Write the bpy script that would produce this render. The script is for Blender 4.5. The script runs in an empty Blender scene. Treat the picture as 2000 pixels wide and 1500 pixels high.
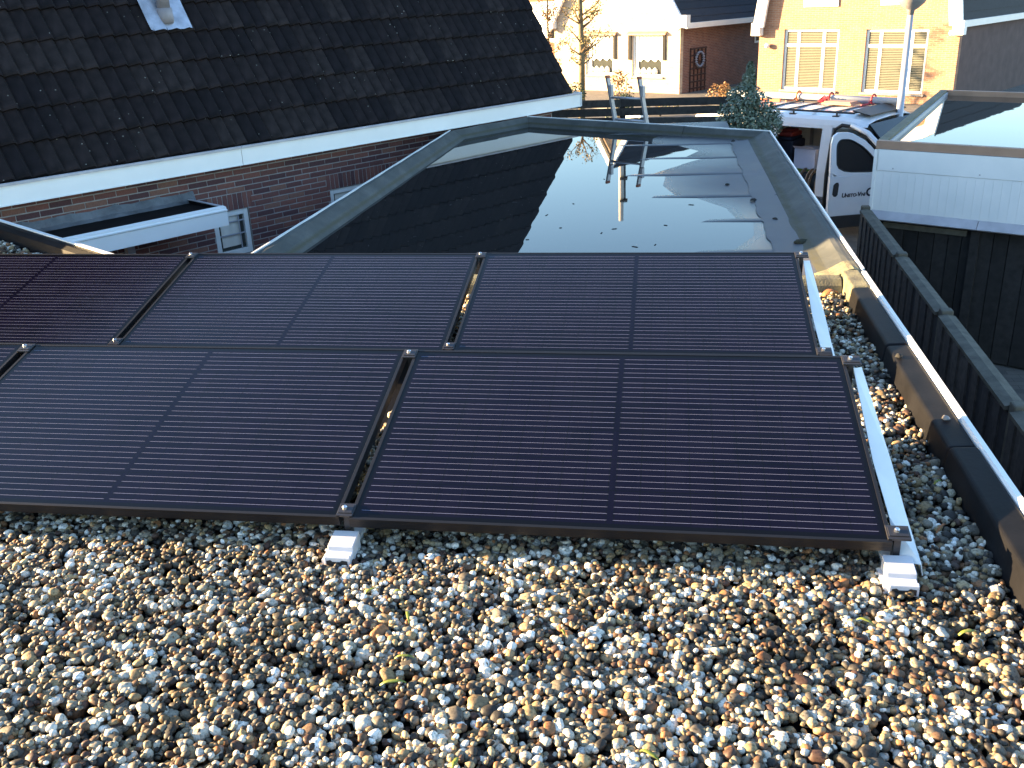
import bpy, math, random
import numpy as np
from mathutils import Vector, Matrix
random.seed(7); rng = np.random.default_rng(7)
scene = bpy.context.scene
col = scene.collection

# ---------------------------------------------------------------- camera, sky, sun, exposure
CAM = np.array([0.994168751, -2.58591977, 1.68484875])
YAW, PITCH, ROLL, FPX = 0.166544108, 0.389328048, -0.0438486284, 1861.98955
def basis(yaw, pitch, roll):
    cy, sy, cp, sp = math.cos(yaw), math.sin(yaw), math.cos(pitch), math.sin(pitch)
    f = np.array([-sy*cp, cy*cp, -sp]); r = np.array([cy, sy, 0.0]); u = np.cross(r, f)
    cr, sr = math.cos(roll), math.sin(roll)
    return np.array([cr*r + sr*u, -sr*r + cr*u, f])
CB = basis(YAW, PITCH, ROLL)
cd = bpy.data.cameras.new('camera'); cam = bpy.data.objects.new('camera', cd); col.objects.link(cam)
cd.sensor_width = 36; cd.lens = FPX/2000*36; cd.clip_start = .05; cd.clip_end = 2000
cam.matrix_world = Matrix(((CB[0][0], CB[1][0], -CB[2][0], CAM[0]), (CB[0][1], CB[1][1], -CB[2][1], CAM[1]),
                           (CB[0][2], CB[1][2], -CB[2][2], CAM[2]), (0, 0, 0, 1)))
scene.camera = cam
SUN_EL, SUN_AZ = math.radians(10.5), math.radians(-87.5)      # azimuth clockwise from +Y
w = bpy.data.worlds.new('World'); scene.world = w; w.use_nodes = True
nt = w.node_tree; sk = nt.nodes.new('ShaderNodeTexSky'); sk.sky_type = 'NISHITA'; sk.sun_disc = False
sk.sun_elevation = SUN_EL; sk.sun_rotation = SUN_AZ; sk.air_density = 1.0; sk.dust_density = 0.4; sk.ozone_density = 2.2
nt.links.new(sk.outputs[0], nt.nodes['Background'].inputs[0]); nt.nodes['Background'].inputs[1].default_value = 0.082
sd = bpy.data.lights.new('sun', 'SUN'); sd.energy = 5.0; sd.angle = math.radians(0.5); sd.color = (1.0, .70, .36)
sun = bpy.data.objects.new('sun', sd); col.objects.link(sun)
sdir = Vector((math.sin(SUN_AZ)*math.cos(SUN_EL), math.cos(SUN_AZ)*math.cos(SUN_EL), math.sin(SUN_EL)))
sun.rotation_euler = sdir.to_track_quat('Z', 'Y').to_euler(); sun.location = (-20, 0, 12)
vs = scene.view_settings; vs.view_transform = 'Standard'; vs.look = 'None'; vs.gamma = 1; vs.exposure = 3.1
vs.use_curve_mapping = False
scene.cycles.max_bounces = 8

# ---------------------------------------------------------------- pixel helpers (photo pixels -> directions)
def ray(px): return np.array([(px[0]-1000)/FPX, -(px[1]-750)/FPX, 1.0]) @ CB
def atz(px, z):
    v = ray(px); return CAM + (z-CAM[2])/v[2]*v
def atdist(px, d):
    v = ray(px); return CAM + d/np.linalg.norm(v[:2])*v
HA = 0.596                                               # the houses' frame, turned from the roof's
HN = np.array([math.cos(HA), -math.sin(HA), 0]); HE = np.array([math.sin(HA), math.cos(HA), 0])
def H(c, eo, z): return HN*c + HE*eo + np.array([0, 0, z])
GZ = -2.38                                                # street level

# ---------------------------------------------------------------- materials
def newmat(name):
    m = bpy.data.materials.new(name); m.use_nodes = True
    return m, m.node_tree.nodes, m.node_tree.links, m.node_tree.nodes['Principled BSDF']
def noise(N, L, scale, detail=4, coord='Object', rough=.55):
    tc = N.new('ShaderNodeTexCoord'); t = N.new('ShaderNodeTexNoise')
    t.inputs['Scale'].default_value = scale; t.inputs['Detail'].default_value = detail; t.inputs['Roughness'].default_value = rough
    L.new(tc.outputs[coord], t.inputs['Vector']); return t
def ramp(N, L, src, stops, mode='LINEAR'):
    r = N.new('ShaderNodeValToRGB'); cr = r.color_ramp; cr.interpolation = mode
    while len(cr.elements) > 1: cr.elements.remove(cr.elements[-1])
    cr.elements[0].position = stops[0][0]; cr.elements[0].color = (*stops[0][1], 1)
    for p, c in stops[1:]:
        el = cr.elements.new(p); el.color = (*c, 1)
    L.new(src, r.inputs[0]); return r
def mth(N, L, op, a, b=None, clamp=False):
    m = N.new('ShaderNodeMath'); m.operation = op; m.use_clamp = clamp
    for i, x in enumerate((a, b)):
        if x is None: continue
        if isinstance(x, (int, float)): m.inputs[i].default_value = x
        else: L.new(x, m.inputs[i])
    return m.outputs[0]
def mix(N, L, fac, a, b, blend='MIX'):
    m = N.new('ShaderNodeMix'); m.data_type = 'RGBA'; m.blend_type = blend
    for i, x in ((0, fac), (6, a), (7, b)):
        if isinstance(x, (int, float)): m.inputs[i].default_value = x
        elif isinstance(x, tuple): m.inputs[i].default_value = (*x, 1)
        else: L.new(x, m.inputs[i])
    return m.outputs[2]
def bump(N, L, P, h, strength=.3, dist=.01):
    b = N.new('ShaderNodeBump'); b.inputs['Strength'].default_value = strength; b.inputs['Distance'].default_value = dist
    L.new(h, b.inputs['Height']); L.new(b.outputs[0], P.inputs['Normal'])
def pieces(N, L):                                         # one random number per piece, joined or not
    g = N.new('ShaderNodeNewGeometry'); o = N.new('ShaderNodeObjectInfo')
    return mth(N, L, 'FRACT', mth(N, L, 'ADD', g.outputs['Random Per Island'], mth(N, L, 'MULTIPLY', o.outputs['Random'], 7.31)))
def simple(name, c, rough=.5, metal=0, var=.25, scale=8, bs=.15, bd=.003, spec=.5, c2=None, coat=0):
    m, N, L, P = newmat(name)
    t = noise(N, L, scale)
    c2 = c2 or tuple(x*(1-var) for x in c)
    r = ramp(N, L, t.outputs[0], [(.3, c2), (.68, c)])
    L.new(r.outputs[0], P.inputs['Base Color']); P.inputs['Roughness'].default_value = rough
    P.inputs['Metallic'].default_value = metal; P.inputs['Specular IOR Level'].default_value = spec
    P.inputs['Coat Weight'].default_value = coat; P.inputs['Coat Roughness'].default_value = .05
    if bs:
        t2 = noise(N, L, scale*9); bump(N, L, P, t2.outputs[0], bs, bd)
    return m
def by_piece(name, stops, rough=.8, mode='CONSTANT', nscale=60, nvar=.25, bs=.3, bd=.003, spec=.4):
    m, N, L, P = newmat(name)
    r = ramp(N, L, pieces(N, L), stops, mode); t = noise(N, L, nscale, 5)
    n2 = ramp(N, L, t.outputs[0], [(.3, (1-nvar,)*3), (.7, (1.0,)*3)])
    L.new(mix(N, L, 1.0, r.outputs[0], n2.outputs[0], 'MULTIPLY'), P.inputs['Base Color'])
    P.inputs['Roughness'].default_value = rough; P.inputs['Specular IOR Level'].default_value = spec
    if bs: bump(N, L, P, t.outputs[0], bs, bd)
    return m
def brickmat(name, c1, c2, mortar, bw=.21, bh=.05, ms=.012, axis='YZ', spread=1.0):
    m, N, L, P = newmat(name)
    tc = N.new('ShaderNodeTexCoord'); sp = N.new('ShaderNodeSeparateXYZ'); cb = N.new('ShaderNodeCombineXYZ')
    L.new(tc.outputs['Object'], sp.inputs[0])
    L.new(sp.outputs[{'Y': 1, 'X': 0}[axis[0]]], cb.inputs[0]); L.new(sp.outputs[2], cb.inputs[1])
    b = N.new('ShaderNodeTexBrick'); L.new(cb.outputs[0], b.inputs['Vector'])
    b.inputs['Scale'].default_value = 1; b.inputs['Brick Width'].default_value = bw+ms; b.inputs['Row Height'].default_value = bh+ms
    b.inputs['Mortar Size'].default_value = ms/2; b.inputs['Color1'].default_value = (*c1, 1); b.inputs['Color2'].default_value = (*c2, 1)
    b.inputs['Mortar'].default_value = (*mortar, 1); b.inputs['Mortar Smooth'].default_value = .2
    t = noise(N, L, 3.5, 6); v = ramp(N, L, t.outputs[0], [(.25, (.72,)*3), (.75, (1.05,)*3)])
    L.new(mix(N, L, 1.0, b.outputs['Color'], v.outputs[0], 'MULTIPLY'), P.inputs['Base Color'])
    P.inputs['Roughness'].default_value = .85
    inv = mth(N, L, 'SUBTRACT', 1.0, b.outputs['Fac']); bump(N, L, P, inv, .6, .01)
    return m

M = {}
M['white_pvc'] = simple('white_pvc', (.78, .78, .77), .42, var=.06, scale=3, bs=.03)
M['white_trim'] = simple('white_trim', (.74, .75, .75), .4, var=.12, scale=5, bs=.04)
M['white_paint'] = simple('white_paint', (.80, .79, .76), .5, var=.1, scale=4, bs=.05)
M['lilac_zinc'] = simple('lilac_zinc', (.44, .43, .47), .45, var=.25, scale=6, bs=.1)
M['lead'] = simple('lead', (.13, .135, .15), .5, metal=.4, var=.5, scale=5, bs=.4, bd=.01)
M['lead_pale'] = simple('lead_pale', (.47, .50, .58), .42, metal=.55, var=.4, scale=9, bs=.35, bd=.01)
M['pipe_grey'] = simple('pipe_grey', (.27, .25, .26), .6, var=.3, scale=12)
M['mortar'] = simple('mortar', (.40, .36, .34), .95, var=.3, scale=14, bs=.5)
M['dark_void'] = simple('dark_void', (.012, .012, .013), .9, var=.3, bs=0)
M['bitumen_black'] = simple('bitumen_black', (.011, .011, .013), .5, var=.5, scale=7, bs=.2, bd=.003, spec=.06)
M['bitumen_moss'] = simple('bitumen_moss', (.20, .185, .11), .9, var=.65, scale=11, bs=.7, bd=.01, c2=(.07, .065, .05))
M['brick'] = by_piece('brick', [(0, (.23, .095, .080)), (.16, (.17, .072, .066)), (.36, (.26, .105, .082)), (.52, (.125, .058, .060)),
                               (.68, (.20, .085, .072)), (.86, (.28, .135, .10))], .9, nscale=38, nvar=.35)
M['brick_far_wall'] = brickmat('brick_wall_plain', (.16, .068, .055), (.10, .048, .044), (.25, .215, .20))
M['tile'] = by_piece('tile', [(0, (.0150, .0105, .0120)), (.3, (.020, .0145, .0155)), (.55, (.0105, .0075, .0095)), (.8, (.026, .0195, .0200))],
                     .82, nscale=9, nvar=.75, bs=.5, bd=.004, spec=.2)
M['tile_sheet'] = simple('tile_sheet', (.035, .034, .036), .8, var=.4, scale=6)
def tile_lichen():
    m = M['tile']; N, L = m.node_tree.nodes, m.node_tree.links; P = N['Principled BSDF']
    src = P.inputs['Base Color'].links[0].from_socket
    g = N.new('ShaderNodeNewGeometry'); v = N.new('ShaderNodeTexVoronoi'); v.inputs['Scale'].default_value = 13
    L.new(g.outputs['Position'], v.inputs['Vector'])
    t = N.new('ShaderNodeTexNoise'); t.inputs['Scale'].default_value = 1.7; L.new(g.outputs['Position'], t.inputs['Vector'])
    a = mth(N, L, 'LESS_THAN', v.outputs['Distance'], mth(N, L, 'MULTIPLY', t.outputs[0], .15))
    k = mth(N, L, 'MULTIPLY', a, mth(N, L, 'GREATER_THAN', t.outputs[0], .5))
    L.new(mix(N, L, k, src, (.17, .165, .15)), P.inputs['Base Color'])
tile_lichen()
def gravel_mat():
    m, N, L, P = newmat('pebble')
    r = ramp(N, L, pieces(N, L), [(0, (.72, .69, .62)), (.10, (.56, .53, .46)), (.20, (.36, .32, .24)), (.30, (.20, .175, .135)), (.40, (.095, .082, .065)),
             (.50, (.034, .030, .027)), (.62, (.29, .205, .11)), (.70, (.14, .080, .045)), (.78, (.36, .26, .135)), (.84, (.075, .040, .028)),
             (.90, (.30, .14, .06)), (.93, (.42, .34, .21)), (.955, (.84, .82, .77))], 'CONSTANT')
    g = N.new('ShaderNodeNewGeometry'); t = N.new('ShaderNodeTexNoise'); t.inputs['Scale'].default_value = 160; t.inputs['Detail'].default_value = 6
    L.new(g.outputs['Position'], t.inputs['Vector'])
    n2 = ramp(N, L, t.outputs[0], [(.30, (.28, .27, .25)), (.43, (.80, .79, .77)), (.60, (1.0, 1.0, 1.0))])
    t5 = N.new('ShaderNodeTexNoise'); t5.inputs['Scale'].default_value = 2.6; t5.inputs['Detail'].default_value = 3; L.new(g.outputs['Position'], t5.inputs['Vector'])
    n5 = ramp(N, L, t5.outputs[0], [(.36, (.50, .47, .42)), (.56, (1.0, 1.0, 1.0))])              # patches of grime
    c5 = mix(N, L, 1.0, r.outputs[0], n2.outputs[0], 'MULTIPLY')
    L.new(mix(N, L, 1.0, c5, n5.outputs[0], 'MULTIPLY'), P.inputs['Base Color'])
    P.inputs['Roughness'].default_value = .62; P.inputs['Specular IOR Level'].default_value = .35
    bump(N, L, P, t.outputs[0], .35, .002); return m
M['pebble'] = gravel_mat()
M['panel_frame'] = simple('panel_frame', (.008, .008, .010), .4, var=.2, scale=20, bs=.02, spec=.3)
M['clamp'] = simple('clamp', (.06, .06, .068), .35, metal=.7, var=.2, bs=.05)
M['steel'] = simple('steel', (.68, .68, .70), .25, metal=1, var=.1, bs=.03)
M['galvanised'] = simple('galvanised', (.60, .63, .66), .42, metal=.15, var=.12, scale=7, bs=.06)
M['alu'] = simple('alu', (.40, .41, .46), .38, metal=.55, var=.2, scale=10, bs=.05)
M['clear_plastic'] = simple('clear_plastic', (.56, .56, .60), .28, var=.1, bs=.05)
PW, PD = 1.69, 1.013
def cell_mat():
    m, N, L, P = newmat('solar_cells')
    tc = N.new('ShaderNodeTexCoord'); sp = N.new('ShaderNodeSeparateXYZ'); L.new(tc.outputs['Object'], sp.inputs[0])
    X, Y = sp.outputs[0], sp.outputs[1]
    pit = .1592; my = (PD-6*pit)/2
    q = mth(N, L, 'DIVIDE', mth(N, L, 'SUBTRACT', Y, my), pit)
    inY = mth(N, L, 'MULTIPLY', mth(N, L, 'GREATER_THAN', q, 0), mth(N, L, 'LESS_THAN', q, 6))
    fr = mth(N, L, 'FRACT', q)
    fr2 = mth(N, L, 'ADD', mth(N, L, 'MULTIPLY', mth(N, L, 'SUBTRACT', fr, .5), 1.035), .5)
    d = mth(N, L, 'ABSOLUTE', mth(N, L, 'SUBTRACT', mth(N, L, 'FRACT', mth(N, L, 'MULTIPLY', fr2, 5)), .5))
    line = mth(N, L, 'MULTIPLY', mth(N, L, 'LESS_THAN', d, .026), inY)
    xc = mth(N, L, 'ABSOLUTE', mth(N, L, 'SUBTRACT', X, PW/2))          # two halves round the middle
    inX = mth(N, L, 'MULTIPLY', mth(N, L, 'GREATER_THAN', xc, .010), mth(N, L, 'LESS_THAN', xc, PW/2-.032))
    line = mth(N, L, 'MULTIPLY', line, inX)
    cx = mth(N, L, 'DIVIDE', mth(N, L, 'SUBTRACT', xc, .012), .0803)
    ex = mth(N, L, 'ABSOLUTE', mth(N, L, 'SUBTRACT', mth(N, L, 'FRACT', cx), .5))
    gap = mth(N, L, 'GREATER_THAN', ex, .482)
    gy = mth(N, L, 'GREATER_THAN', mth(N, L, 'ABSOLUTE', mth(N, L, 'SUBTRACT', fr, .5)), .488)
    gap = mth(N, L, 'MAXIMUM', gap, gy)
    cbn = N.new('ShaderNodeCombineXYZ'); L.new(mth(N, L, 'FLOOR', mth(N, L, 'DIVIDE', mth(N, L, 'SUBTRACT', X, PW/2), .0803)), cbn.inputs[0]); L.new(mth(N, L, 'FLOOR', q), cbn.inputs[1])
    wn = N.new('ShaderNodeTexWhiteNoise'); L.new(cbn.outputs[0], wn.inputs['Vector'])
    cell = ramp(N, L, wn.outputs[0], [(0, (.0016, .0010, .0055)), (.5, (.0022, .0012, .0072)), (1, (.0026, .0017, .0080))])
    t = noise(N, L, 5, 5); dust = ramp(N, L, t.outputs[0], [(.35, (.0, .0, .0)), (.75, (.0012, .0012, .0016))])
    c = mix(N, L, gap, cell.outputs[0], (.0016, .0016, .003)); c = mix(N, L, 1.0, c, dust.outputs[0], 'ADD')
    inner = mth(N, L, 'MULTIPLY', inY, mth(N, L, 'LESS_THAN', xc, PW/2-.026))
    c = mix(N, L, inner, (.002, .002, .003), c)
    brk = mth(N, L, 'SUBTRACT', 1.0, mth(N, L, 'MULTIPLY', mth(N, L, 'GREATER_THAN', ex, .472), .3))
    c = mix(N, L, mth(N, L, 'MULTIPLY', line, brk), c, (.15, .155, .22))
    L.new(c, P.inputs['Base Color']); P.inputs['Roughness'].default_value = .24
    P.inputs['Specular IOR Level'].default_value = .17
    r2 = ramp(N, L, t.outputs[0], [(.3, (.16,)*3), (.7, (.21,)*3)]); L.new(r2.outputs[0], P.inputs['Roughness'])
    return m
M['cells'] = cell_mat()
def bitumen_sheet_mat():
    m, N, L, P = newmat('bitumen_sheet')
    g = N.new('ShaderNodeNewGeometry'); sp = N.new('ShaderNodeSeparateXYZ'); L.new(g.outputs['Position'], sp.inputs[0])
    t = noise(N, L, 2.2, 7, rough=.65); t3 = noise(N, L, 120, 3)
    c = ramp(N, L, t.outputs[0], [(.3, (.058, .056, .064)), (.5, (.088, .086, .096)), (.7, (.125, .122, .130))])
    wet = mth(N, L, 'MULTIPLY', mth(N, L, 'SUBTRACT', sp.outputs[2], .0005), 140.0, True)     # damp just above the water line
    wet = mth(N, L, 'MULTIPLY', wet, mth(N, L, 'ADD', mth(N, L, 'MULTIPLY', t.outputs[0], 1.2), .1), True)
    L.new(mix(N, L, wet, (.030, .030, .034), c.outputs[0]), P.inputs['Base Color'])
    rr = mth(N, L, 'ADD', mth(N, L, 'MULTIPLY', wet, .40), .26); L.new(rr, P.inputs['Roughness'])
    P.inputs['Specular IOR Level'].default_value = .38
    bump(N, L, P, t3.outputs[0], .3, .0015); return m
M['bitumen_sheet'] = bitumen_sheet_mat()
def kerb_mat():
    m, N, L, P = newmat('kerb_felt')
    t = noise(N, L, 3, 7, rough=.65); t3 = noise(N, L, 150, 3)
    c = ramp(N, L, t.outputs[0], [(.25, (.030, .034, .032)), (.5, (.050, .054, .050)), (.75, (.088, .090, .085))])
    ge = N.new('ShaderNodeNewGeometry'); sp = N.new('ShaderNodeSeparateXYZ'); L.new(ge.outputs['Position'], sp.inputs[0])
    t2 = noise(N, L, 9.0, 6, rough=.7)
    band = mth(N, L, 'SUBTRACT', 1.0, mth(N, L, 'MULTIPLY', mth(N, L, 'ABSOLUTE', mth(N, L, 'SUBTRACT', sp.outputs[2], .034)), 48.0), True)   # moss grows in the fold of the felt
    g = ramp(N, L, mth(N, L, 'MULTIPLY', mth(N, L, 'ADD', band, .22), t2.outputs[0]), [(.16, (0,)*3), (.55, (.95,)*3)])
    L.new(mix(N, L, g.outputs[0], c.outputs[0], (.042, .040, .020)), P.inputs['Base Color'])
    P.inputs['Roughness'].default_value = .75; bump(N, L, P, t3.outputs[0], .4, .002); return m
M['kerb_felt'] = kerb_mat()
def water_mat(name, base):
    m, N, L, P = newmat(name)
    P.inputs['Base Color'].default_value = (*base, 1); P.inputs['Roughness'].default_value = .012
    P.inputs['IOR'].default_value = 1.36; P.inputs['Specular IOR Level'].default_value = .5
    t = noise(N, L, 1.6, 2); bump(N, L, P, t.outputs[0], .03, .01); return m
M['water'] = water_mat('water', (.016, .016, .016))
M['fence_wood'] = by_piece('fence_wood', [(0, (.075, .066, .062)), (.3, (.055, .050, .050)), (.55, (.095, .084, .078)), (.8, (.042, .040, .042))], .85, nscale=22, nvar=.5)
M['cap_wood'] = simple('cap_wood', (.115, .105, .082), .88, var=.5, scale=9, bs=.5, bd=.006)
M['shed_wood'] = by_piece('shed_wood', [(0, (.020, .018, .018)), (.35, (.028, .025, .025)), (.7, (.015, .014, .015))], .8, nscale=14, nvar=.6)
M['slat_wood'] = by_piece('slat_wood', [(0, (.050, .044, .040)), (.4, (.036, .033, .033)), (.7, (.065, .060, .054))], .9, nscale=16, nvar=.5)
M['brown_trim'] = simple('brown_trim', (.36, .22, .15), .55, var=.2, scale=6)
M['brown_inner'] = simple('brown_inner', (.17, .16, .11), .85, var=.4, scale=9)
def grooved_white():
    m, N, L, P = newmat('white_grooved')
    t = noise(N, L, 2.2, 4); r = ramp(N, L, t.outputs[0], [(.3, (.70, .72, .72)), (.7, (.79, .79, .78))])
    L.new(r.outputs[0], P.inputs['Base Color']); P.inputs['Roughness'].default_value = .45; return m
M['white_board'] = grooved_white()
M['van_white'] = simple('van_white', (.72, .72, .74), .25, var=.06, scale=3, bs=0, coat=.6)
M['van_dirty'] = simple('van_dirty', (.60, .60, .61), .4, var=.35, scale=3, bs=0, coat=.2)
M['black_plastic'] = simple('black_plastic', (.018, .018, .02), .5, var=.3, bs=.1)
M['rubber'] = simple('rubber', (.015, .015, .016), .7, var=.3, bs=.1)
M['van_inside'] = simple('van_inside', (.86, .84, .78), .6, var=.15)
M['van_ply'] = simple('van_ply', (.17, .14, .10), .7, var=.4)
M['rack_black'] = simple('rack_black', (.03, .026, .028), .45, var=.3, bs=.1)
M['grey_pipe'] = simple('grey_pipe', (.36, .38, .42), .4, var=.1)
M['orange_strap'] = simple('orange_strap', (.62, .15, .045), .6, var=.2)
M['red_strap'] = simple('red_strap', (.32, .02, .035), .6, var=.2)
M['red_bag'] = simple('red_bag', (.26, .025, .018), .6, var=.4)
M['navy'] = simple('navy', (.012, .013, .03), .6, var=.3)
M['carton'] = simple('carton', (.62, .60, .70), .6, var=.08, bs=0)
M['green_case'] = simple('green_case', (.16, .22, .02), .6, var=.3)
M['reel_wood'] = simple('reel_wood', (.28, .19, .13), .75, var=.4, scale=14)
M['blue_cloth'] = simple('blue_cloth', (.03, .06, .35), .6, var=.3)
def glass(name, c, rough=.05):
    m, N, L, P = newmat(name); P.inputs['Base Color'].default_value = (*c, 1); P.inputs['Roughness'].default_value = rough
    P.inputs['Specular IOR Level'].default_value = .6; return m
M['dark_glass'] = glass('dark_glass', (.008, .009, .011)); M['dark_glass'].node_tree.nodes['Principled BSDF'].inputs['Specular IOR Level'].default_value = .22
M['window_glass'] = glass('window_glass', (.05, .055, .05), .06)
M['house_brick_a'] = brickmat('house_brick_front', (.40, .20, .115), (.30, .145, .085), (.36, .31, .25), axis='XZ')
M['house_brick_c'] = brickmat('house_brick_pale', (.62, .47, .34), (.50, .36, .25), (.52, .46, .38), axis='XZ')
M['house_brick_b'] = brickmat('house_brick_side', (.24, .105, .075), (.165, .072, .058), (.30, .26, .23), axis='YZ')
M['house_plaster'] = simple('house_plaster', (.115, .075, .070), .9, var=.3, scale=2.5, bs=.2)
M['far_tile'] = by_piece('far_tile', [(0, (.03, .03, .036)), (.5, (.042, .042, .05))], .45, nscale=10, nvar=.3)
M['blind'] = simple('blind', (.17, .165, .12), .6, var=.1)
M['curtain'] = simple('curtain', (.72, .68, .60), .8, var=.2, scale=3)
M['sill_stone'] = simple('sill_stone', (.26, .24, .23), .7, var=.2)
M['trellis'] = simple('trellis', (.045, .018, .016), .7, var=.3)
M['paving'] = brickmat('paving', (.17, .15, .13), (.12, .11, .10), (.08, .075, .07), bw=.2, bh=.1, ms=.006)
def paving_fix():
    N = M['paving'].node_tree.nodes; L = M['paving'].node_tree.links
    cb = [x for x in N if x.type == 'COMBXYZ'][0]; sp = [x for x in N if x.type == 'SEPXYZ'][0]
    L.new(sp.outputs[0], cb.inputs[0]); L.new(sp.outputs[1], cb.inputs[1])
paving_fix()
M['road'] = simple('road', (.10, .095, .09), .9, var=.3, scale=2, bs=.3)
M['bark'] = simple('bark', (.20, .16, .09), .9, var=.5, scale=9, bs=.8, bd=.02)
M['twig'] = simple('twig', (.17, .11, .06), .85, var=.3, scale=9, bs=.2)
def leafmat(name, stops, rough=.45):
    m, N, L, P = newmat(name)
    r = ramp(N, L, pieces(N, L), stops); L.new(r.outputs[0], P.inputs['Base Color']); P.inputs['Roughness'].default_value = rough
    return m
M['leaf_ivy'] = leafmat('leaf_ivy', [(0, (.055, .080, .050)), (.5, (.10, .135, .09)), (1, (.20, .23, .175))], .32)
M['leaf_dark'] = leafmat('leaf_dark', [(0, (.03, .042, .018)), (.6, (.05, .068, .025)), (1, (.10, .11, .04))])
M['leaf_orange'] = leafmat('leaf_orange', [(0, (.22, .10, .03)), (.6, (.32, .16, .05)), (1, (.20, .14, .05))], .6)
M['leaf_yellow'] = leafmat('leaf_yellow', [(0, (.25, .17, .05)), (.6, (.30, .22, .06)), (1, (.20, .17, .05))], .6)
M['blade'] = simple('blade', (.20, .24, .035), .5, var=.4, scale=30, bs=0)
M['dead_leaf'] = simple('dead_leaf', (.36, .13, .04), .7, var=.4, scale=40)
M['moss'] = simple('moss', (.035, .036, .018), .95, var=.5, scale=60, bs=.8, bd=.01)
M['dirt_lump'] = simple('dirt_lump', (.02, .02, .02), .9, var=.4, scale=40, bs=.6)
M['lamp_metal'] = simple('lamp_metal', (.42, .43, .47), .4, metal=.3, var=.1)
M['lamp_bowl'] = simple('lamp_bowl', (.30, .28, .27), .25, var=.2)
M['red_rubber'] = simple('red_rubber', (.35, .10, .05), .6, var=.2)
M['mast'] = simple('mast', (.66, .63, .58), .5, var=.1, scale=1)
M['orange_fence'] = by_piece('orange_fence', [(0, (.24, .10, .045)), (.5, (.30, .13, .06))], .8, nscale=10)
M['white_far'] = simple('white_far', (.62, .64, .68), .6, var=.08, scale=2)

# ---------------------------------------------------------------- mesh helpers
class MB:
    def __init__(s): s.v = []; s.f = []; s.mi = []
    def add(s, vs, fs, mi=0):
        o = len(s.v); s.v += [tuple(map(float, x)) for x in vs]; s.f += [tuple(i+o for i in f) for f in fs]; s.mi += [mi]*len(fs); return s
    def box(s, a, b, mi=0, rot=None, piv=None):
        (x0, y0, z0), (x1, y1, z1) = a, b
        vs = [Vector(q) for q in ((x0, y0, z0), (x1, y0, z0), (x1, y1, z0), (x0, y1, z0), (x0, y0, z1), (x1, y0, z1), (x1, y1, z1), (x0, y1, z1))]
        if rot is not None:
            pv = Vector(piv) if piv is not None else Vector(((x0+x1)/2, (y0+y1)/2, (z0+z1)/2))
            vs = [rot @ (q-pv)+pv for q in vs]
        return s.add(vs, [(0, 3, 2, 1), (4, 5, 6, 7), (0, 1, 5, 4), (1, 2, 6, 5), (2, 3, 7, 6), (3, 0, 4, 7)], mi)
    def prism(s, poly, axis, a, b, mi=0):
        # poly: 2-D points in the two other axes (cyclic order), extruded along axis from a to b
        def P(q, t): return {0: (t, q[0], q[1]), 1: (q[0], t, q[1]), 2: (q[0], q[1], t)}[axis]
        k = len(poly)
        return s.add([P(q, a) for q in poly]+[P(q, b) for q in poly],
                     [tuple(range(k))[::-1], tuple(range(k, 2*k))]+[(i, (i+1) % k, (i+1) % k+k, i+k) for i in range(k)], mi)
    def tube(s, pts, r, seg=8, mi=0, cap=True):
        pts = [Vector(q) for q in pts]; rs = r if isinstance(r, (list, tuple)) else [r]*len(pts)
        rings = []; prev = None
        for i, q in enumerate(pts):
            d = (pts[min(i+1, len(pts)-1)]-pts[max(i-1, 0)]).normalized()
            u = (prev - d*prev.dot(d)) if prev is not None else d.cross(Vector((0, 0, 1)) if abs(d.z) < .9 else Vector((1, 0, 0)))
            u.normalize(); prev = u; v = d.cross(u)
            rings.append([q+(u*math.cos(2*math.pi*k/seg)+v*math.sin(2*math.pi*k/seg))*rs[i] for k in range(seg)])
        vs = [x for rr in rings for x in rr]; fs = []
        for i in range(len(pts)-1):
            for k in range(seg):
                a, b = i*seg+k, i*seg+(k+1) % seg; fs.append((a, b, b+seg, a+seg))
        if cap: fs += [tuple(range(seg))[::-1], tuple(range((len(pts)-1)*seg, len(pts)*seg))]
        return s.add(vs, fs, mi)
    def lathe(s, prof, c=(0, 0, 0), seg=20, mi=0, axis=2):
        vs = []
        for r, h in prof:
            for k in range(seg):
                a = 2*math.pi*k/seg; q = (r*math.cos(a), r*math.sin(a), h)
                if axis == 1: q = (q[0], q[2], q[1])
                if axis == 0: q = (q[2], q[0], q[1])
                vs.append((q[0]+c[0], q[1]+c[1], q[2]+c[2]))
        fs = [(i*seg+k, i*seg+(k+1) % seg, (i+1)*seg+(k+1) % seg, (i+1)*seg+k) for i in range(len(prof)-1) for k in range(seg)]
        fs += [tuple(range(seg))[::-1], tuple(range((len(prof)-1)*seg, len(prof)*seg))]
        return s.add(vs, fs, mi)
    def mesh(s, name, mats, smooth=False):
        me = bpy.data.meshes.new(name); me.from_pydata(s.v, [], s.f)
        for m in (mats if isinstance(mats, (list, tuple)) else [mats]): me.materials.append(M[m] if isinstance(m, str) else m)
        if len(set(s.mi)) > 1: me.polygons.foreach_set('material_index', s.mi)
        if smooth: me.polygons.foreach_set('use_smooth', [True]*len(me.polygons))
        import bmesh
        bm = bmesh.new(); bm.from_mesh(me); bmesh.ops.recalc_face_normals(bm, faces=bm.faces); bm.to_mesh(me); bm.free()
        me.update(); return me
    def build(s, name, mats, parent=None, smooth=False, bevel=0, seg=2):
        return link(name, s.mesh(name, mats, smooth), parent, bevel, seg)
def link(name, me, parent=None, bevel=0, seg=2):
    o = bpy.data.objects.new(name, me); col.objects.link(o); o.parent = parent
    if bevel:
        b = o.modifiers.new('bevel', 'BEVEL'); b.width = bevel; b.segments = seg; b.limit_method = 'ANGLE'; b.angle_limit = .6
    return o
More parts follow.
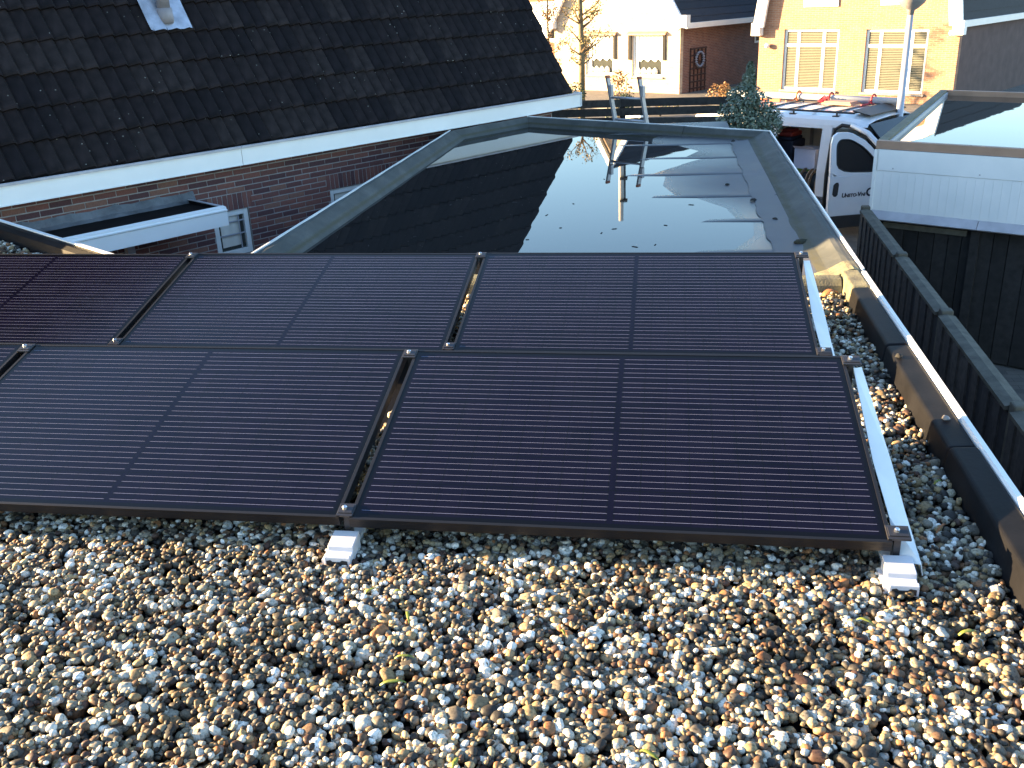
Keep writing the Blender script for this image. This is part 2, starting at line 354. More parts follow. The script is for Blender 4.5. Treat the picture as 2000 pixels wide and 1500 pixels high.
def thing(name, label, cat, loc=(0, 0, 0), rz=0, group=None):
    o = bpy.data.objects.new(name, None); col.objects.link(o); o.empty_display_size = .2
    o.location = [float(x) for x in loc]; o.rotation_euler = (0, 0, rz); return tag(o, label, cat, group)
def tag(o, label, cat, group=None):
    o['label'] = label; o['category'] = cat
    if group: o['group'] = group
    return o
def struct(o): o['kind'] = 'structure'; return o
def stuff(o): o['kind'] = 'stuff'; return o
def copy_tree(o, parent=None):
    c = o.copy(); col.objects.link(c); c.parent = parent
    for ch in [x for x in bpy.data.objects if x.parent == o]: copy_tree(ch, c)
    return c

# ================================================================ ground
g = MB(); g.add([(-90, -40, GZ), (110, -40, GZ), (110, 170, GZ), (-90, 170, GZ)], [(0, 1, 2, 3)])
struct(g.build('ground', 'paving'))
rd = MB(); q = [H(-70, 21.5, GZ+.006), H(45, 21.5, GZ+.006), H(45, 27.0, GZ+.006), H(-70, 27.0, GZ+.006)]
rd.add(q, [(0, 1, 2, 3)]); struct(rd.build('road', 'road'))
for eo, nm in ((21.35, 'kerb'), (27.0, 'kerb')):
    k = MB(); k.box((-70, eo, GZ), (45, eo+.15, GZ+.1)); o = k.build(nm, 'sill_stone'); o.rotation_euler = (0, 0, -HA); struct(o)

# ================================================================ the two flat roofs
KX, KI = 2.15, 2.03
ext = thing('flat_roof_extension', 'low flat roofed extension covered in pebbles, with black felt kerb and white edge trim', 'building', (0, 0, GZ))
def below(b): b.v = [(x, y, z-GZ) for x, y, z in b.v]; return b
LK0, LK1 = np.array([-4.95, 4.84]), np.array([-2.35, 3.08])      # oblique kerb at the back left
poly = [(KX-.02, -2.4), (KX-.02, 3.02), (-1.9, 3.02), tuple(LK1), tuple(LK0), (-4.95, -2.4)]
below(MB().prism(poly, 2, GZ, -.06)).build('wall', 'brick_far_wall', ext)
below(MB().prism([(x*.999, y*.999) for x, y in poly], 2, -.058, -.036)).build('roof_deck', 'bitumen_black', ext)
# right kerb: three felt lengths, the seams stepped
def kerb_len(y0, y1, dz, mat, name='kerb_felt_length'):
    b = MB(); b.prism([(KI-.012, -.03), (KI+.004, .094+dz), (KX-.018, .100+dz), (KX-.018, -.06)], 1, y0, y1)
    o = below(b).build(name, mat, ext, bevel=.014, seg=4); return o
kerb_len(.72, 1.80, .000, 'bitumen_black'); kerb_len(-1.1, .72-.002, .006, 'bitumen_black'); kerb_len(1.802, 2.72, .003, 'bitumen_black')
kerb_len(2.722, 3.057, .008, 'bitumen_moss'); kerb_len(-2.4, -1.102, .001, 'bitumen_black')
below(MB().prism([(KX-.016, -.10), (KX-.016, .104), (KX-.010, .114), (KX+.008, .114), (KX+.012, .108), (KX+.012, -.10)], 1, -2.4, 3.0)).build('edge_trim', 'white_trim', ext)
below(MB().prism([(2.905, -.03), (2.925, .045), (2.96, .075), (3.02, .082), (3.06, .06), (3.06, -.03)], 0, -1.72, KI-.012)).build('divider_kerb', 'bitumen_moss', ext)
dv = np.array([LK1[0]-LK0[0], LK1[1]-LK0[1]]); Lk = np.linalg.norm(dv); dv /= Lk; nv = np.array([dv[1], -dv[0]])
b = MB()
for (o1, z1) in [((-.0), 0)]:
    pr = [(-.02, -.05), (-.02, .10), (.035, .10), (.065, .075), (.08, -.03)]
    va = [(*(LK0+nv*a), z) for a, z in pr]; vb = [(*(LK1+dv*.25+nv*a), z) for a, z in pr]
    b.add(va+vb, [(0, 1, 2, 3, 4), (9, 8, 7, 6, 5)]+[(i, (i+1) % 5, (i+1) % 5+5, i+5) for i in range(5)])
below(b).build('kerb_felt_length', 'bitumen_black', ext)
b = MB(); pr = [(-.035, .0), (-.035, .112), (-.005, .112), (-.005, .102), (-.022, .1)]
va = [(*(LK0+nv*a), z) for a, z in pr]; vb = [(*(LK1+dv*.25+nv*a), z) for a, z in pr]
b.add(va+vb, [(0, 1, 2, 3, 4), (9, 8, 7, 6, 5)]+[(i, (i+1) % 5, (i+1) % 5+5, i+5) for i in range(5)])
below(b).build('edge_trim', 'white_trim', ext)

gar = thing('flat_roof_garage', 'garage with bitumen flat roof, felt kerbs and a large puddle behind the solar panels', 'building', (0, 0, GZ))
GP = [(KX, 3.06), (2.17, 8.87), (-.88, 10.78), (-1.70, 9.50), (-1.78, 3.06)]
below(MB().prism([(x-(.03 if x > 0 else -.03), y) for x, y in GP], 2, GZ, -.05)).build('wall', 'brick_far_wall', gar)
# bitumen sheets, lap by lap; the bed dips to the left and to the middle
def bed(x, y): return -.0150+.0105*x+.0030*math.sin(1.3*x+.9*y)+.0032*math.sin(2.1*y+.7)*(.4+.4*x) + .0015*max(0, y-7.0) - .0016*max(0, 4.8-y)
LAPS = [3.0, 3.9, 4.84, 5.77, 6.82, 7.78, 8.72, 9.7, 10.6]
def in_roof_x(y):
    xr = 1.86 if y < 8.6 else 1.86-(y-8.6)*1.6
    xl = -1.72 if y < 9.3 else -1.72+(y-9.3)*.63
    return xl, xr
for i in range(len(LAPS)-1):
    b = MB(); y0, y1 = LAPS[i]-.09, LAPS[i+1]
    xl, xr = -1.75, 1.80+.02*math.sin(i*2.3); nx = 46
    vs = []
    for j, (yy, lift) in enumerate(((y0, .0045), (y0+.012, .0054), (y0+.10, .0044), (y0+.13, .0016), ((y0+y1)/2, .0005), (y1, .000))):
        for k in range(nx+1):
            x = xl+(xr-xl)*k/nx; yj = yy+.006*math.sin(x*5+i*3)*(1 if j < 4 else 0)
            vs.append((x, yj, bed(x, yj)+lift*(1 if j else .0)))
    fs = [(j*(nx+1)+k, j*(nx+1)+k+1, (j+1)*(nx+1)+k+1, (j+1)*(nx+1)+k) for j in range(5) for k in range(nx)]
    b.add(vs, fs); below(b).build('bitumen_sheet', 'bitumen_sheet', gar, smooth=True)
# felt flashing strip between the sheets and the right kerb
b = MB(); vs = []; ny = 70
for j in range(ny+1):
    y = 3.06+(8.80-3.06)*j/ny; xi = 1.73+.008*math.sin(j*.7)+random.uniform(-.008, .008)
    zb = bed(1.75, y)+.010
    for x, z in ((xi, zb-.004), (xi+.012, zb), (1.86, zb+.002), (1.93, zb+.012)): vs.append((x, y, z))
b.add(vs, [(j*4+k, j*4+k+1, (j+1)*4+k+1, (j+1)*4+k) for j in range(ny) for k in range(3)])
below(b).build('flashing_strip', 'bitumen_sheet', gar, smooth=True)
def kerb_run(name, A, B, inward, prof, mat, parent=gar, ea=0, eb=0):
    A, B, inward = np.array(A, float), np.array(B, float), np.array(inward, float)
    d = (B-A)/np.linalg.norm(B-A); A = A-d*ea; B = B+d*eb; b = MB(); n = max(2, int(np.linalg.norm(B-A)/.25)); k = len(prof); vs = []
    for j in range(n+1):
        q = A+(B-A)*j/n
        for a, z in prof:
            wv = .003*math.sin(j*1.9+a*40)
            vs.append((q[0]+inward[0]*a, q[1]+inward[1]*a, z+wv*(1 if z > 0 else 0)))
    fs = [(j*k+i, j*k+(i+1) % k, (j+1)*k+(i+1) % k, (j+1)*k+i) for j in range(n) for i in range(k)]
    fs += [tuple(range(k)), tuple(range(n*k, n*k+k))[::-1]]
    b.add(vs, fs); return below(b).build(name, mat, parent, smooth=False)
PR = [(.0, -.06), (.0, .098), (.03, .102), (.06, .096), (.15, .045), (.22, .020), (.26, -.06)]
kerb_run('kerb_felt_length', (KX-.015, 3.06), (KX+.005, 8.86), (-1, 0), PR, 'kerb_felt')
kerb_run('kerb_patch', (KX-.016, 3.06), (KX-.016, 3.26), (-1, 0), [(a, z+.006) for a, z in PR], 'bitumen_moss')
PB = [(.0, -.06), (.0, .10), (.035, .104), (.06, .098), (.10, .05), (.14, -.02), (.16, -.06)]
iv = np.array([-.53, -.848])
cuts = [0, .30, .62, 1.0]
A0, B0 = np.array((2.17, 8.87)), np.array((-.88, 10.78))
for i in range(3): kerb_run('kerb_felt_length', A0+(B0-A0)*cuts[i], A0+(B0-A0)*(cuts[i+1]-.0012), iv, [(a, z+.004*(i % 2)) for a, z in PB], 'kerb_felt', ea=.05 if i == 0 else 0)
iv2 = np.array([.848, -.53]); A1, B1 = np.array((-.88, 10.78)), np.array((-1.68, 9.49))
for i, (s0, s1) in enumerate(((0, .45), (.4512, 1))): kerb_run('kerb_felt_length', A1+(B1-A1)*s0, A1+(B1-A1)*s1, iv2, [(a, z+.004*i) for a, z in PB], 'kerb_felt', eb=.02 if i else 0)
PL = [(.0, -.06), (.0, .10), (.02, .106), (.05, .102), (.12, .055), (.18, .0), (.20, -.06)]
kerb_run('kerb_felt_length', (-1.68, 9.49), (-1.78, 3.06), (1, 0), PL, 'kerb_felt')
tr = MB()
for A, B, o_ in (((KX, 3.06), (2.17, 8.87), (.012, 0)), ((2.17, 8.87), (-.88, 10.78), (.006, .010)), ((-1.68, 9.49), (-1.78, 3.06), (-.012, 0))):
    A, B, o_ = np.array(A), np.array(B), np.array(o_)
    t = MB(); t.add([(*(A-o_*.2), .112), (*(A+o_), .112), (*(A+o_), -.04), (*(A-o_*.2), -.04), (*(B-o_*.2), .112), (*(B+o_), .112), (*(B+o_), -.04), (*(B-o_*.2), -.04)],
                   [(0, 1, 2, 3), (7, 6, 5, 4), (0, 4, 5, 1), (1, 5, 6, 2), (2, 6, 7, 3), (3, 7, 4, 0)]); below(t).build('edge_trim', 'white_trim', gar)
# water standing on the roof
b = MB(); b.add([(-1.74, 3.03, 0), (1.9, 3.03, 0), (1.9, 8.75, 0), (-.8, 10.5, 0), (-1.62, 9.3, 0)], [(0, 1, 2, 3, 4)])
o = b.build('rain_water', 'water'); struct(o)
# small bits floating on the water
b = MB()
for px in ((1110, 292), (1060, 372), (1180, 350), (1093, 300), (1120, 398), (1068, 420), (1175, 455), (1240, 482), (1280, 478), (900, 462), (810, 462), (720, 480), (880, 400), (1005, 395), (1018, 385), (1350, 400), (1300, 440), (1200, 447), (1030, 468), (980, 430), (1095, 445), (1390, 365)):
    P = atz(px, .001); a = random.uniform(0, 3.14); L_, w_ = random.uniform(.010, .030), random.uniform(.003, .007); d = np.array([math.cos(a), math.sin(a), 0]); e_ = np.array([-d[1], d[0], 0])
    b.add([P-d*L_-e_*w_, P+d*L_-e_*w_*.5, P+d*L_+e_*w_, P-d*L_+e_*w_, P-d*L_*.6+[0, 0, .004], P+d*L_*.6+[0, 0, .004]], [(0, 1, 5, 4), (2, 3, 4, 5), (1, 2, 5), (3, 0, 4), (0, 3, 2, 1)])
o = b.build('floating_debris', 'dirt_lump'); stuff(o); tag(o, 'scattered dark leaf bits floating on the puddle', 'debris')
# debris on the felt
def lump(name, mat, P, r, label, cat, group=None, flat=.5):
    b = MB(); k = 10; rings = 5; vs = []
    ph = [random.uniform(.65, 1.25) for _ in range(k)]
    for i in range(rings+1):
        th = i/rings*math.pi/2
        for j in range(k):
            rr = r*math.cos(th)*ph[j]*random.uniform(.9, 1.1); a = 2*math.pi*j/k
            vs.append((rr*math.cos(a), rr*math.sin(a)*.75, r*flat*math.sin(th)*random.uniform(.85, 1.15)))
    b.add(vs, [(i*k+j, i*k+(j+1) % k, (i+1)*k+(j+1) % k, (i+1)*k+j) for i in range(rings) for j in range(k)]+[tuple(range(k))[::-1]])
    o = b.build(name, mat, smooth=True); o.location = [float(x) for x in P]; o.rotation_euler = (0, 0, random.uniform(0, 6)); return tag(o, label, cat, group)
for px, r, lab in (((1565, 474), .075, 'flat clump of dark moss on the bitumen close to the back right solar panel'),):
    P = atz(px, .02); lump('moss_clump', 'moss', P, r, lab, 'moss', flat=.3)
for px, r, lab in (((1472, 391), .030, 'dark dirt lump lying on the grey bitumen, the biggest one left of the moss line'),
                   ((1420, 361), .026, 'dark dirt lump on bitumen, leftmost of the lumps on the dry felt'),
                   ((1516, 384), .030, 'flat dark dirt lump on the flashing strip along the right kerb'),
                   ((1514, 428), .024, 'dark dirt lump beside a lap seam, nearest of the lumps to the panels'),
                   ((1484, 339), .022, 'dark dirt lump at the ragged flashing edge, farthest along the right kerb'),
                   ((1432, 276), .034, 'dark lump of moss hanging on the back kerb of the garage')):
    P = atz(px, .012 if px[1] > 300 else .05); lump('dirt_lump', 'dirt_lump', P, r, lab, 'dirt', 'lumps of dirt on the flat roof', flat=.55)
for px, r, lab in (((1755, 697), .020, 'small black stone on the kerb against the white trim'), ((1846, 818), .018, 'small pale pebble lying on the felt seam of the kerb')):
    P = atz(px, .10); lump('loose_stone', 'dirt_lump' if px[0] < 1800 else 'sill_stone', P, r, lab, 'stone', flat=.8)

# ================================================================ left house
hc, he = -7.08, 4.0
house = thing('brick_house', 'brick house with steep black tiled roof and long white gutter beside the flat roof', 'house', H(hc, he, GZ), -HA)
def hl(c, eo, z): return (c-hc, eo-he, z-GZ)
E0, E1 = -.10, 9.30; WZ = .13
CUT = -1.45
b = MB(); b.box(hl(-14.2, E0, GZ), hl(hc, E1, CUT)); b.build('lower_wall', 'brick_far_wall', house)
openings = [(3.655, 4.105, -.90, -.397), (5.225, 6.30, -1.4, -.397)]
lintels = [(3.62, 4.14, -.393, -.2215), (5.19, 6.335, -.393, -.2215)]
b = MB(); b.box(hl(-14.2, E0, CUT), hl(hc-.16, E1, WZ+.15))
xs_ = sorted({E0, E1, *[o[0] for o in openings], *[o[1] for o in openings]}); zs_ = sorted({CUT, WZ+.15, *[o[2] for o in openings], *[o[3] for o in openings]})
for i in range(len(xs_)-1):
    for j in range(len(zs_)-1):
        if any(o[0] < (xs_[i]+xs_[i+1])/2 < o[1] and o[2] < (zs_[j]+zs_[j+1])/2 < o[3] for o in openings): continue
        b.box(hl(hc-.158, xs_[i], zs_[j]), hl(hc+.001, xs_[i+1], zs_[j+1]))
wall = b.build('wall', 'mortar', house)
b = MB(); RC, RZ = -10.64, None
AL = math.radians(58); EC, EZ = -6.87, .33
RZ = EZ+(EC-RC)*math.tan(AL)
for ye in (E0+.02, E1-.16):
    b.prism([(hl(-14.1, 0, 0)[0], .28-GZ), (hl(-7.15, 0, 0)[0], .28-GZ), (hl(RC, 0, 0)[0], RZ-.2-GZ)], 1, ye-he, ye+.14-he)
b.build('gable', 'house_brick_b', house)
bm_unit = MB().box((-.05, -.5, -.025), (.006, .5, .025)).mesh('brick', 'brick')
blist = []
course = .0620; zt = WZ+.02
for ci in range(26):
    z1 = zt-ci*course; z0 = z1-.0505; zc = (z0+z1)/2
    off = .111*(ci % 2)+random.uniform(-.006, .006); x = .9+off-.222
    while x < E1:
        L_ = .210+random.uniform(-.004, .003); segs = [(x, min(x+L_, E1))]
        for (a, b_, zz0, zz1) in openings+lintels:
            if z1 > zz0+.004 and z0 < zz1-.004:
                ns = []
                for (s0, s1) in segs:
                    if s1 <= a or s0 >= b_: ns.append((s0, s1))
                    else:
                        if s0 < a-.02: ns.append((s0, a-.004))
                        if s1 > b_+.02: ns.append((b_+.004, s1))
                segs = ns
        for s0, s1 in segs:
            if s1-s0 > .025: blist.append(((s0+s1)/2, zc, s1-s0, .05, random.uniform(-.003, .003)))
        x += L_+.011
for (a, b_, zz0, zz1) in lintels:
    x = a
    while x < b_-.03:
        blist.append((x+.025, (zz0+zz1)/2, .050, zz1-zz0-.002, random.uniform(-.002, .003))); x += .0612
def vis(eo, z):                                       # in front of the photo's left wall, roughly where it shows
    P = H(hc, eo, z)-CAM; q = CB @ P; u, v = 1000+FPX*q[0]/q[2], 750-FPX*q[1]/q[2]
    return (-20 < u < 900) and (200 < v < 500), (u, v, q[2])
seen, rest = [], []
for it in blist: (seen if vis(it[0], it[1])[0] else rest).append(it)
seen.sort(key=lambda it: vis(it[0], it[1])[1][2]); rest += seen[300:]; seen = seen[:300]
for (eo, z, L_, h, pr) in seen:
    o = link('brick', bm_unit, wall); o.location = hl(hc+pr, eo, z); o.scale = (1, L_, h/.05)
b = MB()
for (eo, z, L_, h, pr) in rest:
    p0 = hl(hc+pr-.05, eo-L_/2, z-h/2); p1 = hl(hc+pr+.006, eo+L_/2, z+h/2); b.box(p0, p1)
stuff(b.build('brickwork', 'brick', wall))
# gutter box: white board with a lilac lip, in two lengths
for a, c_ in ((E0-.15, 3.94), (3.946, 9.61)):
    gt = MB(); gt.prism([(hl(-7.075, 0, 0)[0], .122-GZ), (hl(-6.79, 0, 0)[0], .122-GZ), (hl(-6.79, 0, 0)[0], .285-GZ), (hl(-7.075, 0, 0)[0], .20-GZ)], 1, a-he, c_-he)
    gt_o = gt.build('gutter_board', 'white_pvc', house)
    gl = MB(); gl.prism([(hl(-6.86, 0, 0)[0], .286-GZ), (hl(-6.772, 0, 0)[0], .286-GZ), (hl(-6.772, 0, 0)[0], .308-GZ), (hl(-6.79, 0, 0)[0], .312-GZ), (hl(-6.86, 0, 0)[0], .300-GZ)], 1, a-he, c_-he)
    gl.build('gutter_lip', 'lilac_zinc', gt_o)
    gb = MB(); gb.box(hl(-6.800, a, .112), hl(-6.782, c_, .1215)); gb.build('drip_edge', 'white_trim', gt_o)
b = MB(); b.box(hl(-6.93, 9.612, .118), hl(-6.776, 9.622, .313)); b.build('gutter_end', 'white_pvc', house)
# roof
SL = (EC-RC)/math.cos(AL)
b = MB()
b.prism([(hl(EC-.03, 0, 0)[0], EZ-.045-GZ), (hl(RC, 0, 0)[0], RZ-.06-GZ), (hl(2*RC-EC, 0, 0)[0], EZ-.03-GZ), (hl(2*RC-EC, 0, 0)[0], EZ-.10-GZ), (hl(RC, 0, 0)[0], RZ-.2-GZ), (hl(EC-.03, 0, 0)[0], EZ-.12-GZ)], 1, E0-.1-he, 9.42-he)
roof = b.build('roof', 'tile_sheet', house)
GA, TW = .33, .30
def tile_mesh():
    b = MB(); nx = 16; rows = []
    for (yy, zz) in ((0, -.024), (0, .030), (.02, .037), (.405, .000)):
        row = []
        for k in range(nx+1):
            x = TW*k/nx; ph = (k/nx*2) % 1.0; wv = (.044*(ph/.76)**.75 if ph < .76 else .044*(1-(ph-.76)/.24))-.014
            row.append((x, yy, zz+wv*(1 if zz > -.01 else 1)))
        rows.append(row)
    vs = [q for r in rows for q in r]; m = nx+1
    b.add(vs, [(j*m+k, j*m+k+1, (j+1)*m+k+1, (j+1)*m+k) for j in range(3) for k in range(nx)])
    return b.mesh('tile', 'tile')
tm = tile_mesh()
X_, Y_, Z_ = Vector((0, 1, 0)), Vector((-math.cos(AL), 0, math.sin(AL))), Vector((math.sin(AL), 0, math.cos(AL)))
RM = Matrix((X_, Y_, Z_)).transposed()
jb = MB(); ntile = 0
ncol = int((9.45-(E0-.1))/TW); e_start = 9.46-ncol*TW
for r in range(int(SL/GA)):
    for k in range(ncol):
        base = Vector(hl(EC, e_start+k*TW, EZ))+Y_*(r*GA-.03)+Z_*(.010+random.uniform(-.003, .003))
        skip = r == 4 and 3.50 < e_start+(k+.5)*TW < 4.0
        rz = Matrix.Rotation(random.uniform(-.008, .008), 3, 'Z')
        if r < 8 and k >= ncol-36 and ntile < 290:
            o = link('tile', tm, roof); o.matrix_local = Matrix.Translation(base) @ (RM @ rz).to_4x4(); ntile += 1
        else:
            R3 = RM @ rz; jb.add([R3 @ v.co+base for v in tm.vertices], [tuple(p.vertices) for p in tm.polygons])
stuff(jb.build('tiling', 'tile', roof))
b = MB(); b.tube([hl(RC, E0-.1, RZ+.03), hl(RC, 9.44, RZ+.03)], .11, 12); b.build('ridge', 'tile_sheet', roof)
# vent pipe in its lead slate
fl = MB(); nx = 10; vs = []
def sl(eo, s, up): return Vector(hl(EC, eo, EZ))+Y_*s+Z_*up
for j in range(5):
    for k in range(nx+1):
        x = 3.53+.475*k/nx; s = 1.30+.36*j/4
        vs.append(sl(x, s, .086+.018*math.sin(2*math.pi*(x-e_start)/(TW/2)-.6)*(.9 if j == 0 else .4)))
fl.add(vs, [(j*(nx+1)+k, j*(nx+1)+k+1, (j+1)*(nx+1)+k+1, (j+1)*(nx+1)+k) for j in range(4) for k in range(nx)])
vp = MB(); c0 = sl(3.765, 1.44, .06); vp.tube([c0-Vector((0, 0, .05)), c0+Vector((0, 0, .02)), c0+Vector((0, 0, .10))], [.085, .083, .078], 18); vp.tube([c0+Vector((0, 0, .10)), c0+Vector((0, 0, .55))], .066, 18)
vpo = vp.build('vent_pipe', 'pipe_grey', house, smooth=True); fl.build('lead_slate', 'lead_pale', vpo, smooth=True)
# small barred window, second window under a soldier course
def hwin(a, b_, z0, z1, bars):
    f = MB(); d0, d1 = -.06, -.015; fw = .058
    for (y0, y1, zz0, zz1) in ((a, a+fw, z0, z1), (b_-fw, b_, z0, z1), (a+fw, b_-fw, z1-fw, z1), (a+fw, b_-fw, z0, z0+fw)):
        f.box(hl(hc+d0, y0, zz0), hl(hc+d1, y1, zz1))
    fo = f.build('window', 'white_paint', house, bevel=.004)
    MB().box(hl(hc-.07, a+.01, z0+.01), hl(hc-.052, b_-.01, z1-.01)).build('pane', 'window_glass', fo)
    cu = MB(); n = 14; vs = []
    for k in range(n+1):
        y = a+.09+(b_-a-.2)*k/n
        for z in (z0+.10, z1-.06): vs.append(hl(hc-.044+.004*math.sin(k*.9), y, z))
    cu.add(vs, [(2*k, 2*k+2, 2*k+3, 2*k+1) for k in range(n)]); cu.build('net_curtain', 'curtain', fo)
    for z in bars: MB().box(hl(hc-.036, a+fw, z), hl(hc-.022, b_-fw, z+.014)).build('bar', 'lilac_zinc', fo)
    y = b_-fw-.07; MB().box(hl(hc-.034, y, z0+fw), hl(hc-.024, y+.011, z1-fw)).build('bar', 'lilac_zinc', fo)
    return fo
hwin(3.66, 4.10, -.895, -.40, (-.53, -.67)); hwin(5.23, 6.29, -1.39, -.40, (-.62, -.9))
# porch canopy with white edge
pz = -.185
po = MB(); po.box(hl(-7.085, 1.2, pz-.15), hl(-6.42, 3.40, pz-.035)); pr_ = po.build('porch_roof', 'bitumen_black', house)
b = MB()
b.prism([(hl(-6.425, 0, 0)[0], pz-.19-GZ), (hl(-6.36, 0, 0)[0], pz-.19-GZ), (hl(-6.36, 0, 0)[0], pz-.05-GZ), (hl(-6.345, 0, 0)[0], pz-.04-GZ), (hl(-6.345, 0, 0)[0], pz-.028-GZ), (hl(-6.365, 0, 0)[0], pz-.022-GZ), (hl(-6.365, 0, 0)[0], pz-.004-GZ), (hl(-6.425, 0, 0)[0], pz+.004-GZ)], 1, 1.15-he, 3.42-he)
b.build('porch_edge_board', 'white_pvc', pr_)
MB().box(hl(-7.07, 3.385, pz-.19), hl(-6.43, 3.41, pz-.004)).build('porch_end_board', 'bitumen_black', pr_)
MB().box(hl(-7.09, 3.384, pz-.0035), hl(-6.42, 3.416, pz+.004)).build('porch_edge_trim', 'lilac_zinc', pr_)
b = MB(); vs = []; n = 44
for k in range(n+1):
    y = 1.25+2.22*k/n; jit = random.uniform(-.007, .007)
    vs += [hl(hc+.012+random.uniform(0, .006), y, pz+.072+jit+.018*(k % 9 == 0)), hl(hc+.03+random.uniform(0, .01), y, pz-.0+jit), hl(hc+.07, y, pz-.06)]
b.add(vs, [(3*k+i, 3*k+3+i, 3*k+4+i, 3*k+1+i) for k in range(n) for i in range(2)]); b.build('lead_flashing', 'lead', pr_)
b = MB(); b.box(hl(-7.07, 2.62, GZ), hl(-7.0, 2.70, pz-.19)); b.build('downpipe', 'lilac_zinc', house)

# ================================================================ solar panels
TILT, PZ0 = 0.219251738, .12
GAP, XQ, YQ = .0354534989, .010585153, 1.56386822
ct, st = math.cos(TILT), math.sin(TILT)
def panel_frame_mesh():
    b = MB(); t, h, lip = .0115, .035, .0018
    for (x0, x1, y0, y1) in ((0, PW, 0, t), (0, PW, PD-t, PD), (0, t, t, PD-t), (PW-t, PW, t, PD-t)):
        b.box((x0, y0, -h), (x1, y1, lip))
    for (x0, x1, y0, y1) in ((.012, PW-.012, .012, .034), (.012, PW-.012, PD-.034, PD-.012)): b.box((x0, y0, -h), (x1, y1, -h+.002))
    b.box((0.002, -.0008, -.024), (PW-.002, -.0001, -.021)); b.box((0.002, -.0008, -.012), (PW-.002, -.0001, -.0105))
    return b.mesh('frame', 'panel_frame')
fm = panel_frame_mesh()
cm = MB().box((.0116, .0116, -.006), (PW-.0116, PD-.0116, 0)).mesh('cell_sheet', 'cells')
bk = MB().box((PW/2-.06, PD-.16, -.028), (PW/2+.06, PD-.06, -.0062)).mesh('junction_box', 'black_plastic')
labels = {(0, 0): 'black solar panel at the right end of the front row',
          (0, 1): 'black solar panel in the middle of the front row with bluish sheen',
          (0, 2): 'black solar panel cut off at the left edge, end of the front row',
          (1, 0): 'black solar panel at the right end of the back row, against the puddled roof',
          (1, 1): 'black solar panel in the middle of the back row with bluish sheen',
          (1, 2): 'black solar panel at the left of the back row, mirroring the dark tiled roof'}
jit = {(0, 1): (-.0006, .004), (0, 2): (-.001, .006), (1, 1): (.0012, -.002), (1, 2): (.002, -.004)}
for row in (0, 1):
    for k in range(3):
        x0 = -k*(PW+GAP)+(XQ if row else 0); y0 = YQ if row else 0
        o = thing('solar_panel', labels[(row, k)], 'solar panel', (x0, y0, PZ0), 0, 'solar panels on the gravel roof')
        ry, rz_ = jit.get((row, k), (0, 0)); o.rotation_euler = (TILT, ry, rz_)
        link('frame', fm, o, .0012, 1); link('cell_sheet', cm, o); link('junction_box', bk, o)
# mounts: a rail on the gravel with upstands, clamps and a front block at every panel joint
def slope_z(y): return PZ0+y*st/ct
def plate_pt(px, dz):
    z = .2
    for _ in range(30):
        P = atz(px, z); z = slope_z(P[1])+dz
    return atz(px, z)
def make_mount(name, label, end):
    t = thing(name, label, 'panel mount', (0, 0, 0), 0, 'mounts under the solar panels')
    b = MB(); b.box((-.03, -.08, -.006), (.03, 1.10, .022)); b.build('base_rail', 'galvanised', t)
    # block at the front: stepped top, black plate stands in for the hollow's shade
    b = MB(); w2 = .043
    b.prism([(-.100, .000), (-.100, .036), (-.086, .041), (-.084, .030), (-.060, .036), (-.058, .052), (.020, .066), (.020, .000)], 0, -w2, w2)
    blk = b.build('front_block', 'clear_plastic', t, bevel=.003)
    b = MB(); b.prism([(-w2+.008, .006), (-w2+.008, .024), (-.022, .027), (-.015, .021), (.010, .021), (.017, .027), (w2-.008, .024), (w2-.008, .006)], 1, -.1018, -.0999); b.build('hollow_shade', 'black_plastic', blk)
    b = MB(); b.box((-w2-.012, -.090, 0), (-w2-.0005, .01, .020)); b.build('foot_flange', 'clear_plastic', blk)
    # upstands and clamps, front and rear
    for yy in (.012, .93):
        b = MB(); z = slope_z(yy+.03)
        cw = (GAP/2+.010) if not end else .034
        b.box((-.010, yy+.018, .0), (.010, yy+.05, z-.004)); b.build('upstand', 'clamp', t)
        rot = Matrix.Rotation(TILT, 3, 'X')
        b = MB(); b.box((-cw, yy-.004, z-.002), (cw, yy+.056, z+.006), rot=rot)
        b.box((-cw+.004, yy+.006, z+.0061), (cw-.004, yy+.046, z+.009), rot=rot)
        cl = b.build('clamp', 'clamp', t, bevel=.0015)
        b = MB(); b.lathe([(.0001, -.002), (.0085, -.002), (.0085, .007), (.006, .010), (.0001, .010)], (-.004, yy+.026, z+.009), 10); b.build('bolt', 'steel', cl, smooth=False)
    return t
mlab = {(0, 0): 'panel mount at the right end of the front row with white side plate', (0, 1): 'panel mount with clear block at the joint of the two nearest front panels',
        (0, 2): 'panel mount at the front row joint near the left picture edge',
        (1, 0): 'panel mount at the right end of the back row with white side plate', (1, 1): 'panel mount at the joint between the right and middle back row panels',
        (1, 2): 'panel mount at the joint between the middle and left back row panels'}
mounts = {}
for k in range(3):
    m_ = make_mount('panel_mount', mlab[(0, k)], k == 0)
    m_.location = (PW+.022 if k == 0 else -(k-1)*(PW+GAP)-GAP/2, 0, 0); mounts[k] = m_
